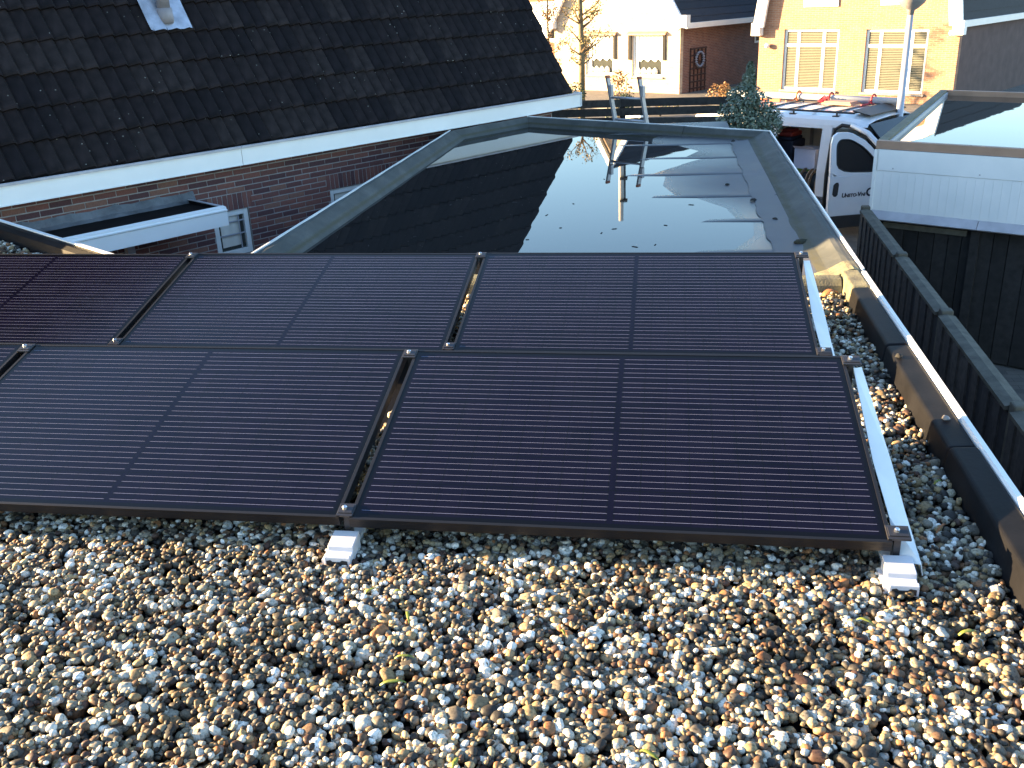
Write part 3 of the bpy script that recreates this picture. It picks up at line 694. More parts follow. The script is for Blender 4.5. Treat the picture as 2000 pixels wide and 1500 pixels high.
# white side plate at the right end: a folded sheet leaning outwards below the panel edge
L_px = [(1667, 719), (1705, 900), (1737, 1010), (1752, 1060)]; R_px = [(1683, 717), (1742, 905), (1768, 999), (1799, 1088)]
Lp = [plate_pt(q, -.030) for q in L_px]; Rp = [plate_pt(q, -.050) for q in R_px]
Lp[-1] = np.array([Lp[-1][0], .02, .05]); Rp[-1] = np.array([Rp[-1][0], -.01, .055])
b = MB(); k = len(Lp); T_ = np.array([0, 0, -.004]); Dn = np.array([.012, 0, -.03]); mx = np.array([PW+.022, 0, 0])
vs = [q-mx for q in Lp]+[q-mx for q in Rp]+[np.array([q[0]+.012, q[1], max(.0, q[2]-.10)])-mx for q in Rp]+[q+T_-mx for q in Lp]
b.add(vs, [(i, i+1, k+i+1, k+i) for i in range(k-1)]+[(k+i, k+i+1, 2*k+i+1, 2*k+i) for i in range(k-1)])
so = b.build('side_plate', 'white_trim', mounts[0])
sm = so.modifiers.new('solid', 'SOLIDIFY'); sm.thickness = .003; sm.offset = -1
for k in range(3):
    c = copy_tree(mounts[k]); c['label'] = mlab[(1, k)]; c.location = (mounts[k].location.x+XQ, YQ, 0)

# ================================================================ gravel
def ico(sub):
    t = (1+5**.5)/2
    v = [(-1, t, 0), (1, t, 0), (-1, -t, 0), (1, -t, 0), (0, -1, t), (0, 1, t), (0, -1, -t), (0, 1, -t), (t, 0, -1), (t, 0, 1), (-t, 0, -1), (-t, 0, 1)]
    f = [(0, 11, 5), (0, 5, 1), (0, 1, 7), (0, 7, 10), (0, 10, 11), (1, 5, 9), (5, 11, 4), (11, 10, 2), (10, 7, 6), (7, 1, 8), (3, 9, 4), (3, 4, 2), (3, 2, 6), (3, 6, 8), (3, 8, 9), (4, 9, 5), (2, 4, 11), (6, 2, 10), (8, 6, 7), (9, 8, 1)]
    v = [np.array(q)/np.linalg.norm(q) for q in v]
    for _ in range(sub):
        c = {}; nf = []
        def mid(a, b):
            k_ = (min(a, b), max(a, b))
            if k_ not in c: q = v[a]+v[b]; v.append(q/np.linalg.norm(q)); c[k_] = len(v)-1
            return c[k_]
        for a, b_, d in f:
            x, y, z = mid(a, b_), mid(b_, d), mid(d, a); nf += [(a, x, z), (b_, y, x), (d, z, y), (x, y, z)]
        f = nf
    return np.array(v), np.array(f)
def pebbles(regions, sub, fill, med):
    I1, I2 = ico(max(0, sub-1)), ico(sub); allv = []; allf = []; nv_ = 0
    res = .004
    for (x0, x1, y0, y1) in regions:
        hm = np.full((int((x1-x0)/res)+2, int((y1-y0)/res)+2), -.034)
        area = (x1-x0)*(y1-y0); n = int(area*fill/(math.pi/4*med*med*.86))
        a = np.clip(med*np.exp(rng.normal(0, .38, n)), .0115, .060); a = np.sort(a)[::-1]
        # big ones spread through the pile, not all below
        order = np.argsort(-a+rng.normal(0, .012, n)); a = a[order]
        X = rng.uniform(x0, x1, n); Y = rng.uniform(y0, y1, n)
        el = rng.uniform(.62, .98, n); fl_ = rng.uniform(.42, .85, n); yaw = rng.uniform(0, math.pi, n)
        for i in range(n):
            r = a[i]*.5*.62; i0, i1 = max(0, int((X[i]-r-x0)/res)), int((X[i]+r-x0)/res)+1; j0, j1 = max(0, int((Y[i]-r-y0)/res)), int((Y[i]+r-y0)/res)+1
            hwin_ = hm[i0:i1, j0:j1]
            if hwin_.size == 0: continue
            hb = .45*hwin_.mean()+.55*hwin_.max()
            ha, hbb, hcc = a[i]/2, a[i]/2*el[i], a[i]/2*fl_[i]
            zc = hb+hcc*.72
            if y1 > 3.5 and (X[i]-LK0[0])*nv[0]+(Y[i]-LK0[1])*nv[1] < .10: continue
            if zc+hcc > .020: continue
            top = zc+hcc*.72
            hm[i0:i1, j0:j1] = np.maximum(hwin_, top)
            V0, F0 = I2 if a[i] > .042 else I1
            S = V0*(1+rng.normal(0, .055, (len(V0), 1)))
            pw_ = rng.uniform(.62, 1.0); S = np.sign(S)*np.abs(S)**pw_
            S = S*np.array([ha, hbb, hcc])*rng.uniform(.95, 1.05)
            tx, ty = rng.normal(0, .28, 2); cy_, sy_ = math.cos(yaw[i]), math.sin(yaw[i])
            Rz = np.array([[cy_, -sy_, 0], [sy_, cy_, 0], [0, 0, 1]])
            Rx = np.array([[1, 0, 0], [0, math.cos(tx), -math.sin(tx)], [0, math.sin(tx), math.cos(tx)]])
            Ry = np.array([[math.cos(ty), 0, math.sin(ty)], [0, 1, 0], [-math.sin(ty), 0, math.cos(ty)]])
            allv.append(S @ (Rz @ Rx @ Ry).T+np.array([X[i], Y[i], zc])); allf.append(F0+nv_); nv_ += len(V0)
    return np.concatenate(allv), np.concatenate(allf)
Va, Fa = pebbles([(-2.0, 2.02, -1.25, .16)], 2, 2.3, .0225)
Vb, Fb = pebbles([(-2.0, 2.02, -2.0, -1.25), (1.60, 2.03, .15, 2.93), (-.16, .12, .15, 2.9), (-1.90, -1.62, .15, 2.8)], 1, 1.9, .0265)
Vc, Fc = pebbles([(-4.55, -3.0, 3.0, 4.45), (-2.9, -2.0, -1.6, .6)], 1, 1.3, .034)
keep = []
V = np.concatenate([Va, Vb, Vc]); F = np.concatenate([Fa, Fb+len(Va), Fc+len(Va)+len(Vb)])
# keep pebbles inside the kerbs
me = bpy.data.meshes.new('gravel'); me.vertices.add(len(V)); me.vertices.foreach_set('co', V.astype(np.float32).ravel())
me.loops.add(len(F)*3); me.loops.foreach_set('vertex_index', F.astype(np.int32).ravel())
me.polygons.add(len(F)); me.polygons.foreach_set('loop_start', (np.arange(len(F))*3).astype(np.int32)); me.polygons.foreach_set('loop_total', np.full(len(F), 3, np.int32))
me.polygons.foreach_set('use_smooth', np.ones(len(F), bool)); me.update(calc_edges=True); me.validate()
me.materials.append(M['pebble']); go = link('gravel', me); stuff(go); tag(go, 'rounded white, grey and brown roof pebbles in front of the panels', 'gravel')

# bits of green and dead leaves among the stones
def blade(px, ln, w_, yaw, mat, label, cat, group, curl=.012):
    P = atz(px, .012); b = MB(); n = 6; vs = []
    for k in range(n+1):
        s = k/n; ww = w_*(.55+.9*s*(1-s)*1.6)*(1-.75*max(0, s-.7)/.3)
        x = (s-.5)*ln; z = .004+curl*math.sin(s*math.pi)+.002*math.sin(s*9)
        vs += [(x, -ww/2, z), (x, 0, z-.0012), (x, ww/2, z+.0006)]
    b.add(vs, [(3*k+i, 3*k+3+i, 3*k+4+i, 3*k+1+i) for k in range(n) for i in range(2)])
    o = b.build('leaf_blade' if mat == 'blade' else 'dead_leaf', mat, smooth=True); o.location = [float(q) for q in P]; o.rotation_euler = (0, 0, yaw)
    s_ = o.modifiers.new('solid', 'SOLIDIFY'); s_.thickness = .0012
    tag(o, label, cat, group)
GB = 'green blades among the pebbles'
for px, ln, w_, yaw, lab in (((768, 1338), .070, .011, .25, 'longest green leaf blade, lying across the pebbles left of centre'),
        ((797, 1208), .060, .010, -1.2, 'upright green blade among pebbles below the front mount'),
        ((725, 1158), .050, .008, .8, 'green blade with brown tip just below the front mount block'),
        ((790, 1288), .055, .008, .15, 'pale green blade just above the longest blade'),
        ((1033, 1292), .035, .007, 1.2, 'short green blade near the middle of the gravel'),
        ((778, 1160), .030, .009, .2, 'small green leaf right of the front mount block'),
        ((1690, 1218), .050, .010, -.5, 'green leaf on the gravel below the right mount block'),
        ((890, 1495), .040, .012, 1.3, 'green blade cut by the bottom picture edge'),
        ((1100, 1240), .030, .007, -1.0, 'tiny olive blade in the middle of the gravel'),
        ((1890, 1240), .055, .012, .3, 'yellow green leaf on the sunny gravel at the right'),
        ((1270, 1480), .060, .010, -.6, 'green blade near the bottom edge right of centre'),
        ((1832, 945), .040, .010, .6, 'green leaf in the shaded gravel beside the side plate')):
    blade(px, ln, w_, yaw, 'blade', lab, 'leaf', GB)
blade((1622, 577), .11, .05, .5, 'dead_leaf', 'crumpled orange leaf on the pebbles behind the back right panel', 'leaf', None, .03)
blade((1838, 1035), .07, .008, .9, 'dead_leaf', 'dry curled stalk in the shaded gravel by the right kerb', 'leaf', None, .015)

# ================================================================ ladder against the back kerb
LA, LB = atz((1197, 234), .12), atz((1258, 238), .12)
ux = (LB-LA); ux[2] = 0; wid = np.linalg.norm(ux); ux /= wid; uy = np.array([-ux[1], ux[0], 0])     # uy points away from us
mid_ = (LA+LB)/2+uy*.05
lad = thing('ladder', 'aluminium ladder leaning on the far kerb of the flat roof', 'ladder', (mid_[0]+uy[0]*.75, mid_[1]+uy[1]*.75, GZ), math.atan2(ux[1], ux[0]))
Hk = .12-GZ; lean = .75/Hk; ht = (.64-GZ)
for sx in (-1, 1):
    b = MB(); x = sx*(wid/2)
    sk_ = Matrix(((1, 0, 0), (0, 1, -lean), (0, 0, 1)))
    vs = []
    for z in (0, ht):
        y = -lean*z; xx = x*(1+.0*z)
        vs += [(xx-.014, y-.034, z), (xx+.014, y-.034, z), (xx+.014, y+.034, z), (xx-.014, y+.034, z)]
    b.add(vs, [(0, 3, 2, 1), (4, 5, 6, 7), (0, 1, 5, 4), (1, 2, 6, 5), (2, 3, 7, 6), (3, 0, 4, 7)])
    st_ = b.build('stile', 'alu', lad, bevel=.003)
    b = MB(); y = -lean*(ht+.015); b.box((x-.016, y-.036, ht+.001), (x+.016, y+.036, ht+.035)); b.build('end_cap', 'red_rubber', st_, bevel=.006)
    zz = ht-.14
    b = MB(); b.box((x+.015, -lean*zz-.05, zz-.07), (x+.062, -lean*zz+.0, zz+.06)); b.build('guide_bracket', 'alu', st_, bevel=.006)
k = 0; z = ht-.24
while z > .2:
    b = MB(); b.tube([(-wid/2+.014, -lean*z, z), (wid/2-.014, -lean*z, z)], .015, 10); b.build('rung', 'alu', lad, smooth=True); z -= .28

# ================================================================ board fence between the roof and the neighbour's shed
def fx(y): return 3.08+(y-2.92)*(3.21-3.08)/5.5
FZ = -.7
fence = thing('board_fence', 'weathered dark vertical board fence with sloping cap rails between our roof and the shed', 'fence', (fx(3), 3, GZ))
def fl_(x, y, z): return (x-fx(3), y-3, z-GZ)
posts = [8.42, 6.40, 4.71, 2.92, 1.12, -.7]
for i, py in enumerate(posts):
    x = fx(py); b = MB(); b.box(fl_(x-.04, py-.045, GZ), fl_(x+.05, py+.045, FZ+.035)); pp = b.build('post', 'cap_wood', fence, bevel=.012)
for i in range(len(posts)-1):
    ya, yb = posts[i]-.046, posts[i+1]+.046
    b = MB(); vs = []
    for y in (ya, yb):
        x = fx(y); vs += [fl_(x-.062, y, FZ-.030), fl_(x+.062, y, FZ-.030), fl_(x+.062, y, FZ-.004), fl_(x, y, FZ+.010), fl_(x-.062, y, FZ-.004)]
    b.add(vs, [(0, 1, 2, 3, 4), (9, 8, 7, 6, 5)]+[(k, (k+1) % 5, (k+1) % 5+5, k+5) for k in range(5)]); b.build('cap_rail', 'cap_wood', fence)
    b = MB(); vs = []
    for y in (ya, yb):
        x = fx(y); vs += [fl_(x-.02, y, FZ-.35), fl_(x+.03, y, FZ-.35), fl_(x+.03, y, FZ-.27), fl_(x-.02, y, FZ-.27)]
    b.add(vs, [(0, 1, 2, 3), (7, 6, 5, 4)]+[(k, (k+1) % 4, (k+1) % 4+4, k+4) for k in range(4)]); b.build('rail', 'fence_wood', fence)
    y = yb; k = 0
    while y < ya-.03:
        bw = min(random.uniform(.105, .135), ya-y); x = fx(y+bw/2); off = -.046 if k % 2 else -.030
        b = MB(); b.box(fl_(x+off-.008, y+.002, GZ+.05), fl_(x+off+.008, y+bw-.001, FZ-.034-random.uniform(0, .02))); b.build('board', 'fence_wood', fence)
        y += bw-.012 if False else bw; k += 1
# ================================================================ neighbour's shed with the white edge and a wet roof
SA, SB = atz((1712, 275), 0), atz((1838, 175), 0); SF = atz((2000, 292), 0); SR = atz((2000, 180), 0)
df = (SF-SA)/np.linalg.norm(SF-SA); db = (SR-SB)/np.linalg.norm(SR-SB); dl = (SB-SA)/np.linalg.norm(SB-SA); SW = 4.2
FRc, BRc = SA+df*SW, SB+db*SW
shed = thing('garden_shed', 'dark plank shed with tall white fascia, brown roof edge and water on its roof', 'shed', (SA[0], SA[1], GZ))
def sh(P): return (P[0]-SA[0], P[1]-SA[1], P[2]-GZ)
def P3(P, z): return np.array([P[0], P[1], z])
def bar(A, B, w_in, z0, z1, nrm):
    return [sh(P3(A, z0)), sh(P3(B, z0)), sh(P3(B+nrm*w_in, z0)), sh(P3(A+nrm*w_in, z0)), sh(P3(A, z1)), sh(P3(B, z1)), sh(P3(B+nrm*w_in, z1)), sh(P3(A+nrm*w_in, z1))]
BF = [(0, 3, 2, 1), (4, 5, 6, 7), (0, 1, 5, 4), (1, 2, 6, 5), (2, 3, 7, 6), (3, 0, 4, 7)]
nf_ = np.array([-df[1], df[0], 0]); nb_ = np.array([db[1], -db[0], 0]); nl_ = np.array([dl[1], -dl[0], 0]); nr_ = -nl_
MB().add(bar(SA, FRc, .075, -.085, .004, nf_), BF).build('roof_edge', 'brown_trim', shed, bevel=.004)
MB().add(bar(SB-db*.0, BRc, .075, -.085, .000, nb_), BF).build('roof_edge', 'brown_trim', shed, bevel=.004)
MB().add(bar(SA+dl*.08, SB-dl*.08, .10, -.085, .002, nl_), BF).build('roof_edge', 'brown_inner', shed, bevel=.004)
MB().add(bar(SA+dl*.09+nl_*.101, SB-dl*.09+nl_*.101, .02, -.09, -.028, nl_), BF).build('edge_flashing', 'lilac_zinc', shed)
MB().add([sh(P3(SA+nf_*.07+nl_*.1, -.14)), sh(P3(FRc+nf_*.07, -.14)), sh(P3(BRc+nb_*.07, -.14)), sh(P3(SB+nb_*.07+nl_*.1, -.14))], [(0, 1, 2, 3)]).build('roof_felt', 'bitumen_black', shed)
ww = MB().add([P3(SA+nf_*.076+nl_*.12, -.075), P3(FRc+nf_*.076, -.075), P3(BRc+nb_*.076, -.075), P3(SB+nb_*.076+nl_*.12, -.075)], [(0, 1, 2, 3)]).build('rain_water', 'water'); struct(ww)
zb = -.765; zs = -.315
of = -nf_*.02
MB().add(bar(SA+df*.05+of, FRc+of, .03, zs, -.088, nf_), BF).build('fascia_board', 'white_board', shed)
# lower board of tongues: narrow strips with fine joints
x = .03; i = 0
while x < SW-.1:
    w_ = .088
    MB().add(bar(SA+df*(x+.0005)+of*.8, SA+df*(x+w_-.0005)+of*.8, .02, zb, zs-.006, nf_), BF).build('fascia_strip', 'white_board', shed); x += w_; i += 1
MB().add(bar(SA+of*.2, FRc+of*.2, .02, zb-.02, -.09, nf_), BF).build('backing_board', 'white_board', shed)
MB().add(bar(SA+df*.0+of*1.6, SA+df*.032+of*1.6, .06, zb, -.09, nf_), BF).build('corner_trim', 'white_board', shed)
for xx in (.12, 1.02, 1.9, 2.8): MB().lathe([(.0001, 0), (.008, 0), (.008, .006), (.0001, .006)], sh(P3(SA+df*(xx+.1)+of*1.3, zs+.03)), 8, axis=1).build('screw', 'lilac_zinc', shed)
# sloped drip flashing under the fascia
for a_, c_ in ((.0, 1.17), (1.176, SW)):
    A, B = SA+df*a_, SA+df*c_
    MB().add([sh(P3(A-nf_*.02, zb+.004)), sh(P3(B-nf_*.02, zb+.004)), sh(P3(B-nf_*.075, zb-.085)), sh(P3(A-nf_*.075, zb-.085)),
              sh(P3(A+nf_*.0, zb-.02)), sh(P3(B+nf_*.0, zb-.02)), sh(P3(B-nf_*.055, zb-.1)), sh(P3(A-nf_*.055, zb-.1))], BF).build('drip_flashing', 'lilac_zinc', shed)
# side walls and plank front
MB().add(bar(SA+dl*.05+nl_*.01, SB-dl*.02+nl_*.01, .05, GZ, -.088, nl_), BF).build('side_wall', 'white_board', shed)
MB().add(bar(SA+nf_*.14+df*.1, FRc+nf_*.14, .06, GZ, -.12, nf_), BF).build('wall_backing', 'dark_void', shed)
x = .06
while x < SW-.05:
    w_ = random.uniform(.13, .19); o_ = random.uniform(-.008, .008)
    MB().add(bar(SA+df*(x+.004)+nf_*(.10+o_), SA+df*(x+w_-.004)+nf_*(.10+o_), .022, GZ+.03, zb-.03, nf_), BF).build('plank', 'shed_wood', shed); x += w_
MB().add(bar(SA+df*.15+nf_*.055, SA+df*1.05+nf_*.055, .03, zb-.20, zb-.14, nf_), BF).build('cross_rail', 'cap_wood', shed)
for xx in (1.1, 2.6): MB().add(bar(SA+df*xx+nf_*.045, SA+df*(xx+.09)+nf_*.045, .05, GZ, zb-.04, nf_), BF).build('post', 'shed_wood', shed)

# ================================================================ slatted fence behind the garage
def slat_y(x): return 13.0-.02*x
sf = thing('slatted_fence', 'tall dark fence of horizontal slats behind the garage roof', 'fence', (0, 13, GZ))
zt_ = .07
for i in range(17):
    z1 = zt_-i*.142; h_ = .118
    for xa, xb in ((-1.6, .30), (.306, 2.15)):
        j_ = random.uniform(-.012, .012)
        b = MB(); b.box((xa, -.012, z1-h_-GZ+j_), (xb, .012, z1-GZ+j_), rot=Matrix.Rotation(random.uniform(-.005, .005), 3, 'Y')); b.build('slat', 'slat_wood', sf)
for x in (-1.55, .28, 2.04): MB().box((x, .014, 0), (x+.09, .1, zt_+.02-GZ)).build('post', 'slat_wood', sf)

# ================================================================ plants
def leafcloud(centres, n, size, mat, name, parent, flat=.5, seed=1):
    r_ = np.random.default_rng(seed); b = MB()
    for i in range(n):
        c, R_ = centres[r_.integers(len(centres))]; d = r_.normal(size=3); d /= np.linalg.norm(d)
        P = np.array(c)+d*np.array(R_)*(r_.uniform(.35, 1)**.5)
        nn = d*.6+r_.normal(size=3)*.6+np.array([0, 0, .5]); nn /= np.linalg.norm(nn)
        t = np.cross(nn, r_.normal(size=3)); t /= np.linalg.norm(t)+1e-9; s_ = np.cross(nn, t); L_ = size*r_.uniform(.6, 1.3); W_ = L_*flat
        b.add([P-t*L_/2, P-s_*W_/2-nn*.1*L_, P+t*L_/2, P+s_*W_/2-nn*.1*L_], [(0, 1, 2, 3)])
    return b.build(name, mat, parent)
def shrub(name, label, cat, base, centres, n, size, mat, seed, stem_h, flat=.6, group=None):
    t = thing(name, label, cat, base, 0, group)
    b = MB()
    for k in range(5):
        a = k*1.3+seed; c, R_ = centres[k % len(centres)]
        b.tube([(0, 0, 0), (.3*c[0]+.05*math.cos(a), .3*c[1]+.05*math.sin(a), stem_h*.5), (c[0]+R_[0]*.3*math.cos(a), c[1]+R_[1]*.3*math.sin(a), c[2]+R_[2]*.3)], [.022, .016, .006], 6)
    b.build('stem', 'twig', t); leafcloud(centres, n, size, mat, 'foliage', t, flat, seed); return t
# the evergreen by the corner of the garage
BP = atdist((1462, 215), 14.0)
def rel(px, d): P = atdist(px, d); return (P[0]-BP[0], P[1]-BP[1], P[2]-GZ)
shrub('evergreen_shrub', 'tall evergreen shrub with small glossy leaves at the corner of the garage roof', 'shrub', (BP[0], BP[1], GZ),
      [(rel((1462, 222), 14.0), (.42, .38, .32)), (rel((1440, 232), 13.9), (.30, .28, .25)), (rel((1490, 238), 14.0), (.29, .27, .24)), (rel((1455, 190), 14.1), (.25, .24, .2)),
       (rel((1462, 255), 14.0), (.42, .38, .3)), (rel((1463, 158), 14.1), (.09, .09, .14)), (rel((1466, 135), 14.1), (.05, .05, .10)), (rel((1445, 300), 14), (.45, .4, .5))], 6500, .058, 'leaf_ivy', 3, 2.3, .62)
def ground_at(px_x, d):                                     # a spot on the street at a distance, below a picture column
    P = atdist((px_x, 200), d); return (P[0], P[1], GZ)
def bare_tree(name, label, base, height, spread, seed, nleaf, mat, r0=.09):
    r_ = random.Random(seed); t = thing(name, label, 'tree', base, 0, 'bare trees before the houses'); b = MB(); tw = MB(); tips = []
    pts = [(0, 0, 0), (.03, .02, height*.35), (-.02, .04, height*.7), (.02, 0, height)]
    b.tube(pts, [r0, r0*.8, r0*.6, r0*.3], 9); b.build('trunk', 'bark', t, smooth=True)
    for k in range(34):
        z = height*r_.uniform(.28, 1.0); a = r_.uniform(0, 6.28); L_ = spread*r_.uniform(.35, 1)*(1.15-z/height*.55)
        p0 = Vector((0, 0, z)); p1 = p0+Vector((math.cos(a)*L_*.5, math.sin(a)*L_*.5, L_*.30)); p2 = p1+Vector((math.cos(a+r_.uniform(-.5, .5))*L_*.4, math.sin(a)*L_*.4, L_*r_.uniform(.2, .6)))
        tw.tube([p0, p1, p2], [r0*.26, r0*.16, r0*.05], 5); tips += [p1, p2]
        for m in range(5):
            q = p1.lerp(p2, r_.random()); e_ = q+Vector((r_.uniform(-.3, .3), r_.uniform(-.3, .3), r_.uniform(.0, .45)))*spread*.45; tw.tube([q, e_], [r0*.08, r0*.03], 4); tips.append(e_)
    tw.build('crown', 'twig', t)
    leafcloud([(tuple(q), (.14, .14, .14)) for q in tips], nleaf, .075, mat, 'foliage', t, .7, seed); return t
bare_tree('bare_tree', 'thin sunlit tree with few yellow leaves before the white front house', ground_at(1136, 33.5), 5.6, 1.15, 5, 1700, 'leaf_yellow', .12)
bare_tree('bare_tree', 'slender small tree with orange twigs beside the tiled roof verge', ground_at(1074, 36), 4.6, .7, 9, 1100, 'leaf_orange', .06)
g0 = ground_at(1100, 32.5)
shrub('garden_shrub', 'dark green shrub at the foot of the thin sunlit tree', 'shrub', g0, [((0, 0, .7), (.55, .5, .6)), ((.4, .2, .9), (.35, .35, .4)), ((-.5, 0, .6), (.4, .4, .5))], 900, .1, 'leaf_dark', 11, .5, group='shrubs in the front gardens')
g0 = ground_at(1208, 30.5)
shrub('garden_shrub', 'dark round bush seen through the top of the ladder', 'shrub', g0, [((0, 0, .6), (.48, .45, .5)), ((.2, .1, .8), (.3, .3, .3))], 900, .08, 'leaf_dark', 12, .4, group='shrubs in the front gardens')
g0 = ground_at(1218, 33.0)
shrub('garden_shrub', 'reddish brown bush between the two windows of the middle house', 'shrub', g0, [((0, 0, 1.0), (.35, .3, .55)), ((-.2, 0, 1.3), (.25, .25, .3))], 340, .09, 'leaf_orange', 13, .8, group='shrubs in the front gardens')
g0 = ground_at(1402, 34.5)
shrub('garden_shrub', 'small orange leaved bush against the shaded side wall', 'shrub', g0, [((0, 0, .55), (.42, .4, .42)), ((.2, .1, .7), (.25, .25, .25))], 600, .08, 'leaf_orange', 14, .4, group='shrubs in the front gardens')
g0 = ground_at(1290, 33.5)
shrub('garden_shrub', 'low straggly brown bush under the right window of the middle house', 'shrub', g0, [((0, 0, .3), (.7, .3, .25))], 260, .08, 'leaf_yellow', 15, .2, group='shrubs in the front gardens')

# ================================================================ houses across the street
def far_house(name, label, c0, c1, ef, depth, holes, front, side, ez=.30, mansard=False):
    t = thing(name, label, 'house', H((c0+c1)/2, ef, GZ), -HA); W2 = (c1-c0)/2; zE = ez-GZ; cx = (c0+c1)/2
    prof = [(W2, zE), (W2-.42, zE+2.75), (0, zE+2.75+(W2-.42)*.42)] if mansard else [(W2, zE), (0, zE+W2*math.tan(math.radians(56)))]
    zA = prof[-1][1]; gp = [(-x, z) for x, z in prof]+[(x, z) for x, z in prof[:-1]][::-1]
    b = MB(); hs = [(a-cx, b_-cx, z0-GZ, z1-GZ) for a, b_, z0, z1 in holes]
    xs = sorted({-W2, W2, *[h[0] for h in hs], *[h[1] for h in hs]}); zs = sorted({0, zE, *[min(h[2], zE) for h in hs], *[min(h[3], zE) for h in hs]})
    for i in range(len(xs)-1):
        for j in range(len(zs)-1):
            mx_, mz = (xs[i]+xs[i+1])/2, (zs[j]+zs[j+1])/2
            if any(h[0] < mx_ < h[1] and h[2] < mz < h[3] for h in hs): continue
            b.box((xs[i], 0, zs[j]), (xs[i+1], .22, zs[j+1]))
    b.prism(gp, 1, 0, .22); b.build('front_wall', front, t)
    for sx in (-1, 1):
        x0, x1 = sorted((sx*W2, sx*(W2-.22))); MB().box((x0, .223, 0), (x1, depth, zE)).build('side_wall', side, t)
    MB().prism([(W2, 0), (-W2, 0)]+gp, 1, depth, depth+.2).build('back_wall', side, t)
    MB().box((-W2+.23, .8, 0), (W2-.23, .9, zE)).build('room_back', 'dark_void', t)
    # tile courses on both slopes, slope by slope
    nx = int((depth+.2)/.05); wv = [.038*math.sin(2*math.pi*k*.05/.15) for k in range(nx+1)]
    def offs(pl, d_):
        out = []
        for i, q_ in enumerate(pl):
            ns = []
            for a_, c_ in ((i-1, i), (i, i+1)):
                if 0 <= a_ and c_ < len(pl):
                    dx, dz = pl[c_][0]-pl[a_][0], pl[c_][1]-pl[a_][1]; l_ = math.hypot(dx, dz); ns.append((dz/l_, -dx/l_))
            mx_, mz_ = sum(n_[0] for n_ in ns)/len(ns), sum(n_[1] for n_ in ns)/len(ns); k_ = mx_*mx_+mz_*mz_
            out.append((q_[0]+mx_/k_*d_, q_[1]+mz_/k_*d_))
        return out
    slope0 = (prof[0][1]-prof[1][1])/(prof[1][0]-prof[0][0])
    pl = [(prof[0][0]+.28, prof[0][1]-.28*slope0)]+list(prof[1:])
    pl[0] = (W2+.02, zE-.02*abs(slope0)) if abs(slope0) > 3 else pl[0]
    for sx in (-1, 1):
        rf = MB(); inn = offs(pl, -.14); poly_ = [(sx*x, z) for x, z in pl]+[(sx*max(0, x), z) for x, z in inn[::-1]]
        rf.prism(poly_, 1, -.03, depth+.22); ro = rf.build('roof', 'tile_sheet', t)
        for (xa, za), (xb, zb2) in zip(pl[:-1], pl[1:]):
            L2 = math.hypot(xb-xa, zb2-za); ux_, uz_ = (xb-xa)/L2, (zb2-za)/L2; b = MB(); vv = []
            for yy, zz in ((0, -.015), (0, .03), (.36, .005)):
                for k in range(nx+1): vv.append((sx*(ux_*yy+uz_*(zz+wv[k])), k*.05-.05, uz_*yy-ux_*(zz+wv[k])))
            m_ = nx+1; b.add(vv, [(j*m_+k, j*m_+k+1, (j+1)*m_+k+1, (j+1)*m_+k) for j in range(2) for k in range(nx)])
            me_ = b.mesh('tile_course', 'far_tile')
            for r in range(int(L2/.34+.5)):
                o = link('tile_course', me_, ro); s_ = r*.34; o.location = (sx*(xa+ux_*s_+uz_*.035), 0, za+uz_*s_-ux_*.035)
        gx = sorted((sx*(pl[0][0]-.06), sx*(pl[0][0]+.16))); MB().box((gx[0], -.2, pl[0][1]-.10), (gx[1], depth+.1, pl[0][1]+.10)).build('gutter', 'white_pvc', t)
        o1, o2 = offs(pl, .10), offs(pl, -.30)
        bb = MB(); k_ = len(pl); P2 = [(sx*max(0, x), z) for x, z in o1]; P4 = [(sx*max(0, x), z) for x, z in o2]
        for i in range(k_-1): bb.prism([P2[i], P2[i+1], P4[i+1], P4[i]], 1, -.30, -.16)
        bb.build('barge_board', 'white_pvc', t)
        fx0, fx1 = sorted((sx*(W2-.16), sx*(pl[0][0]+.17))); MB().box((fx0, -.302, zE-.46), (fx1, -.02, zE-.02)).build('eaves_box', 'white_pvc', t)
    return t, cx
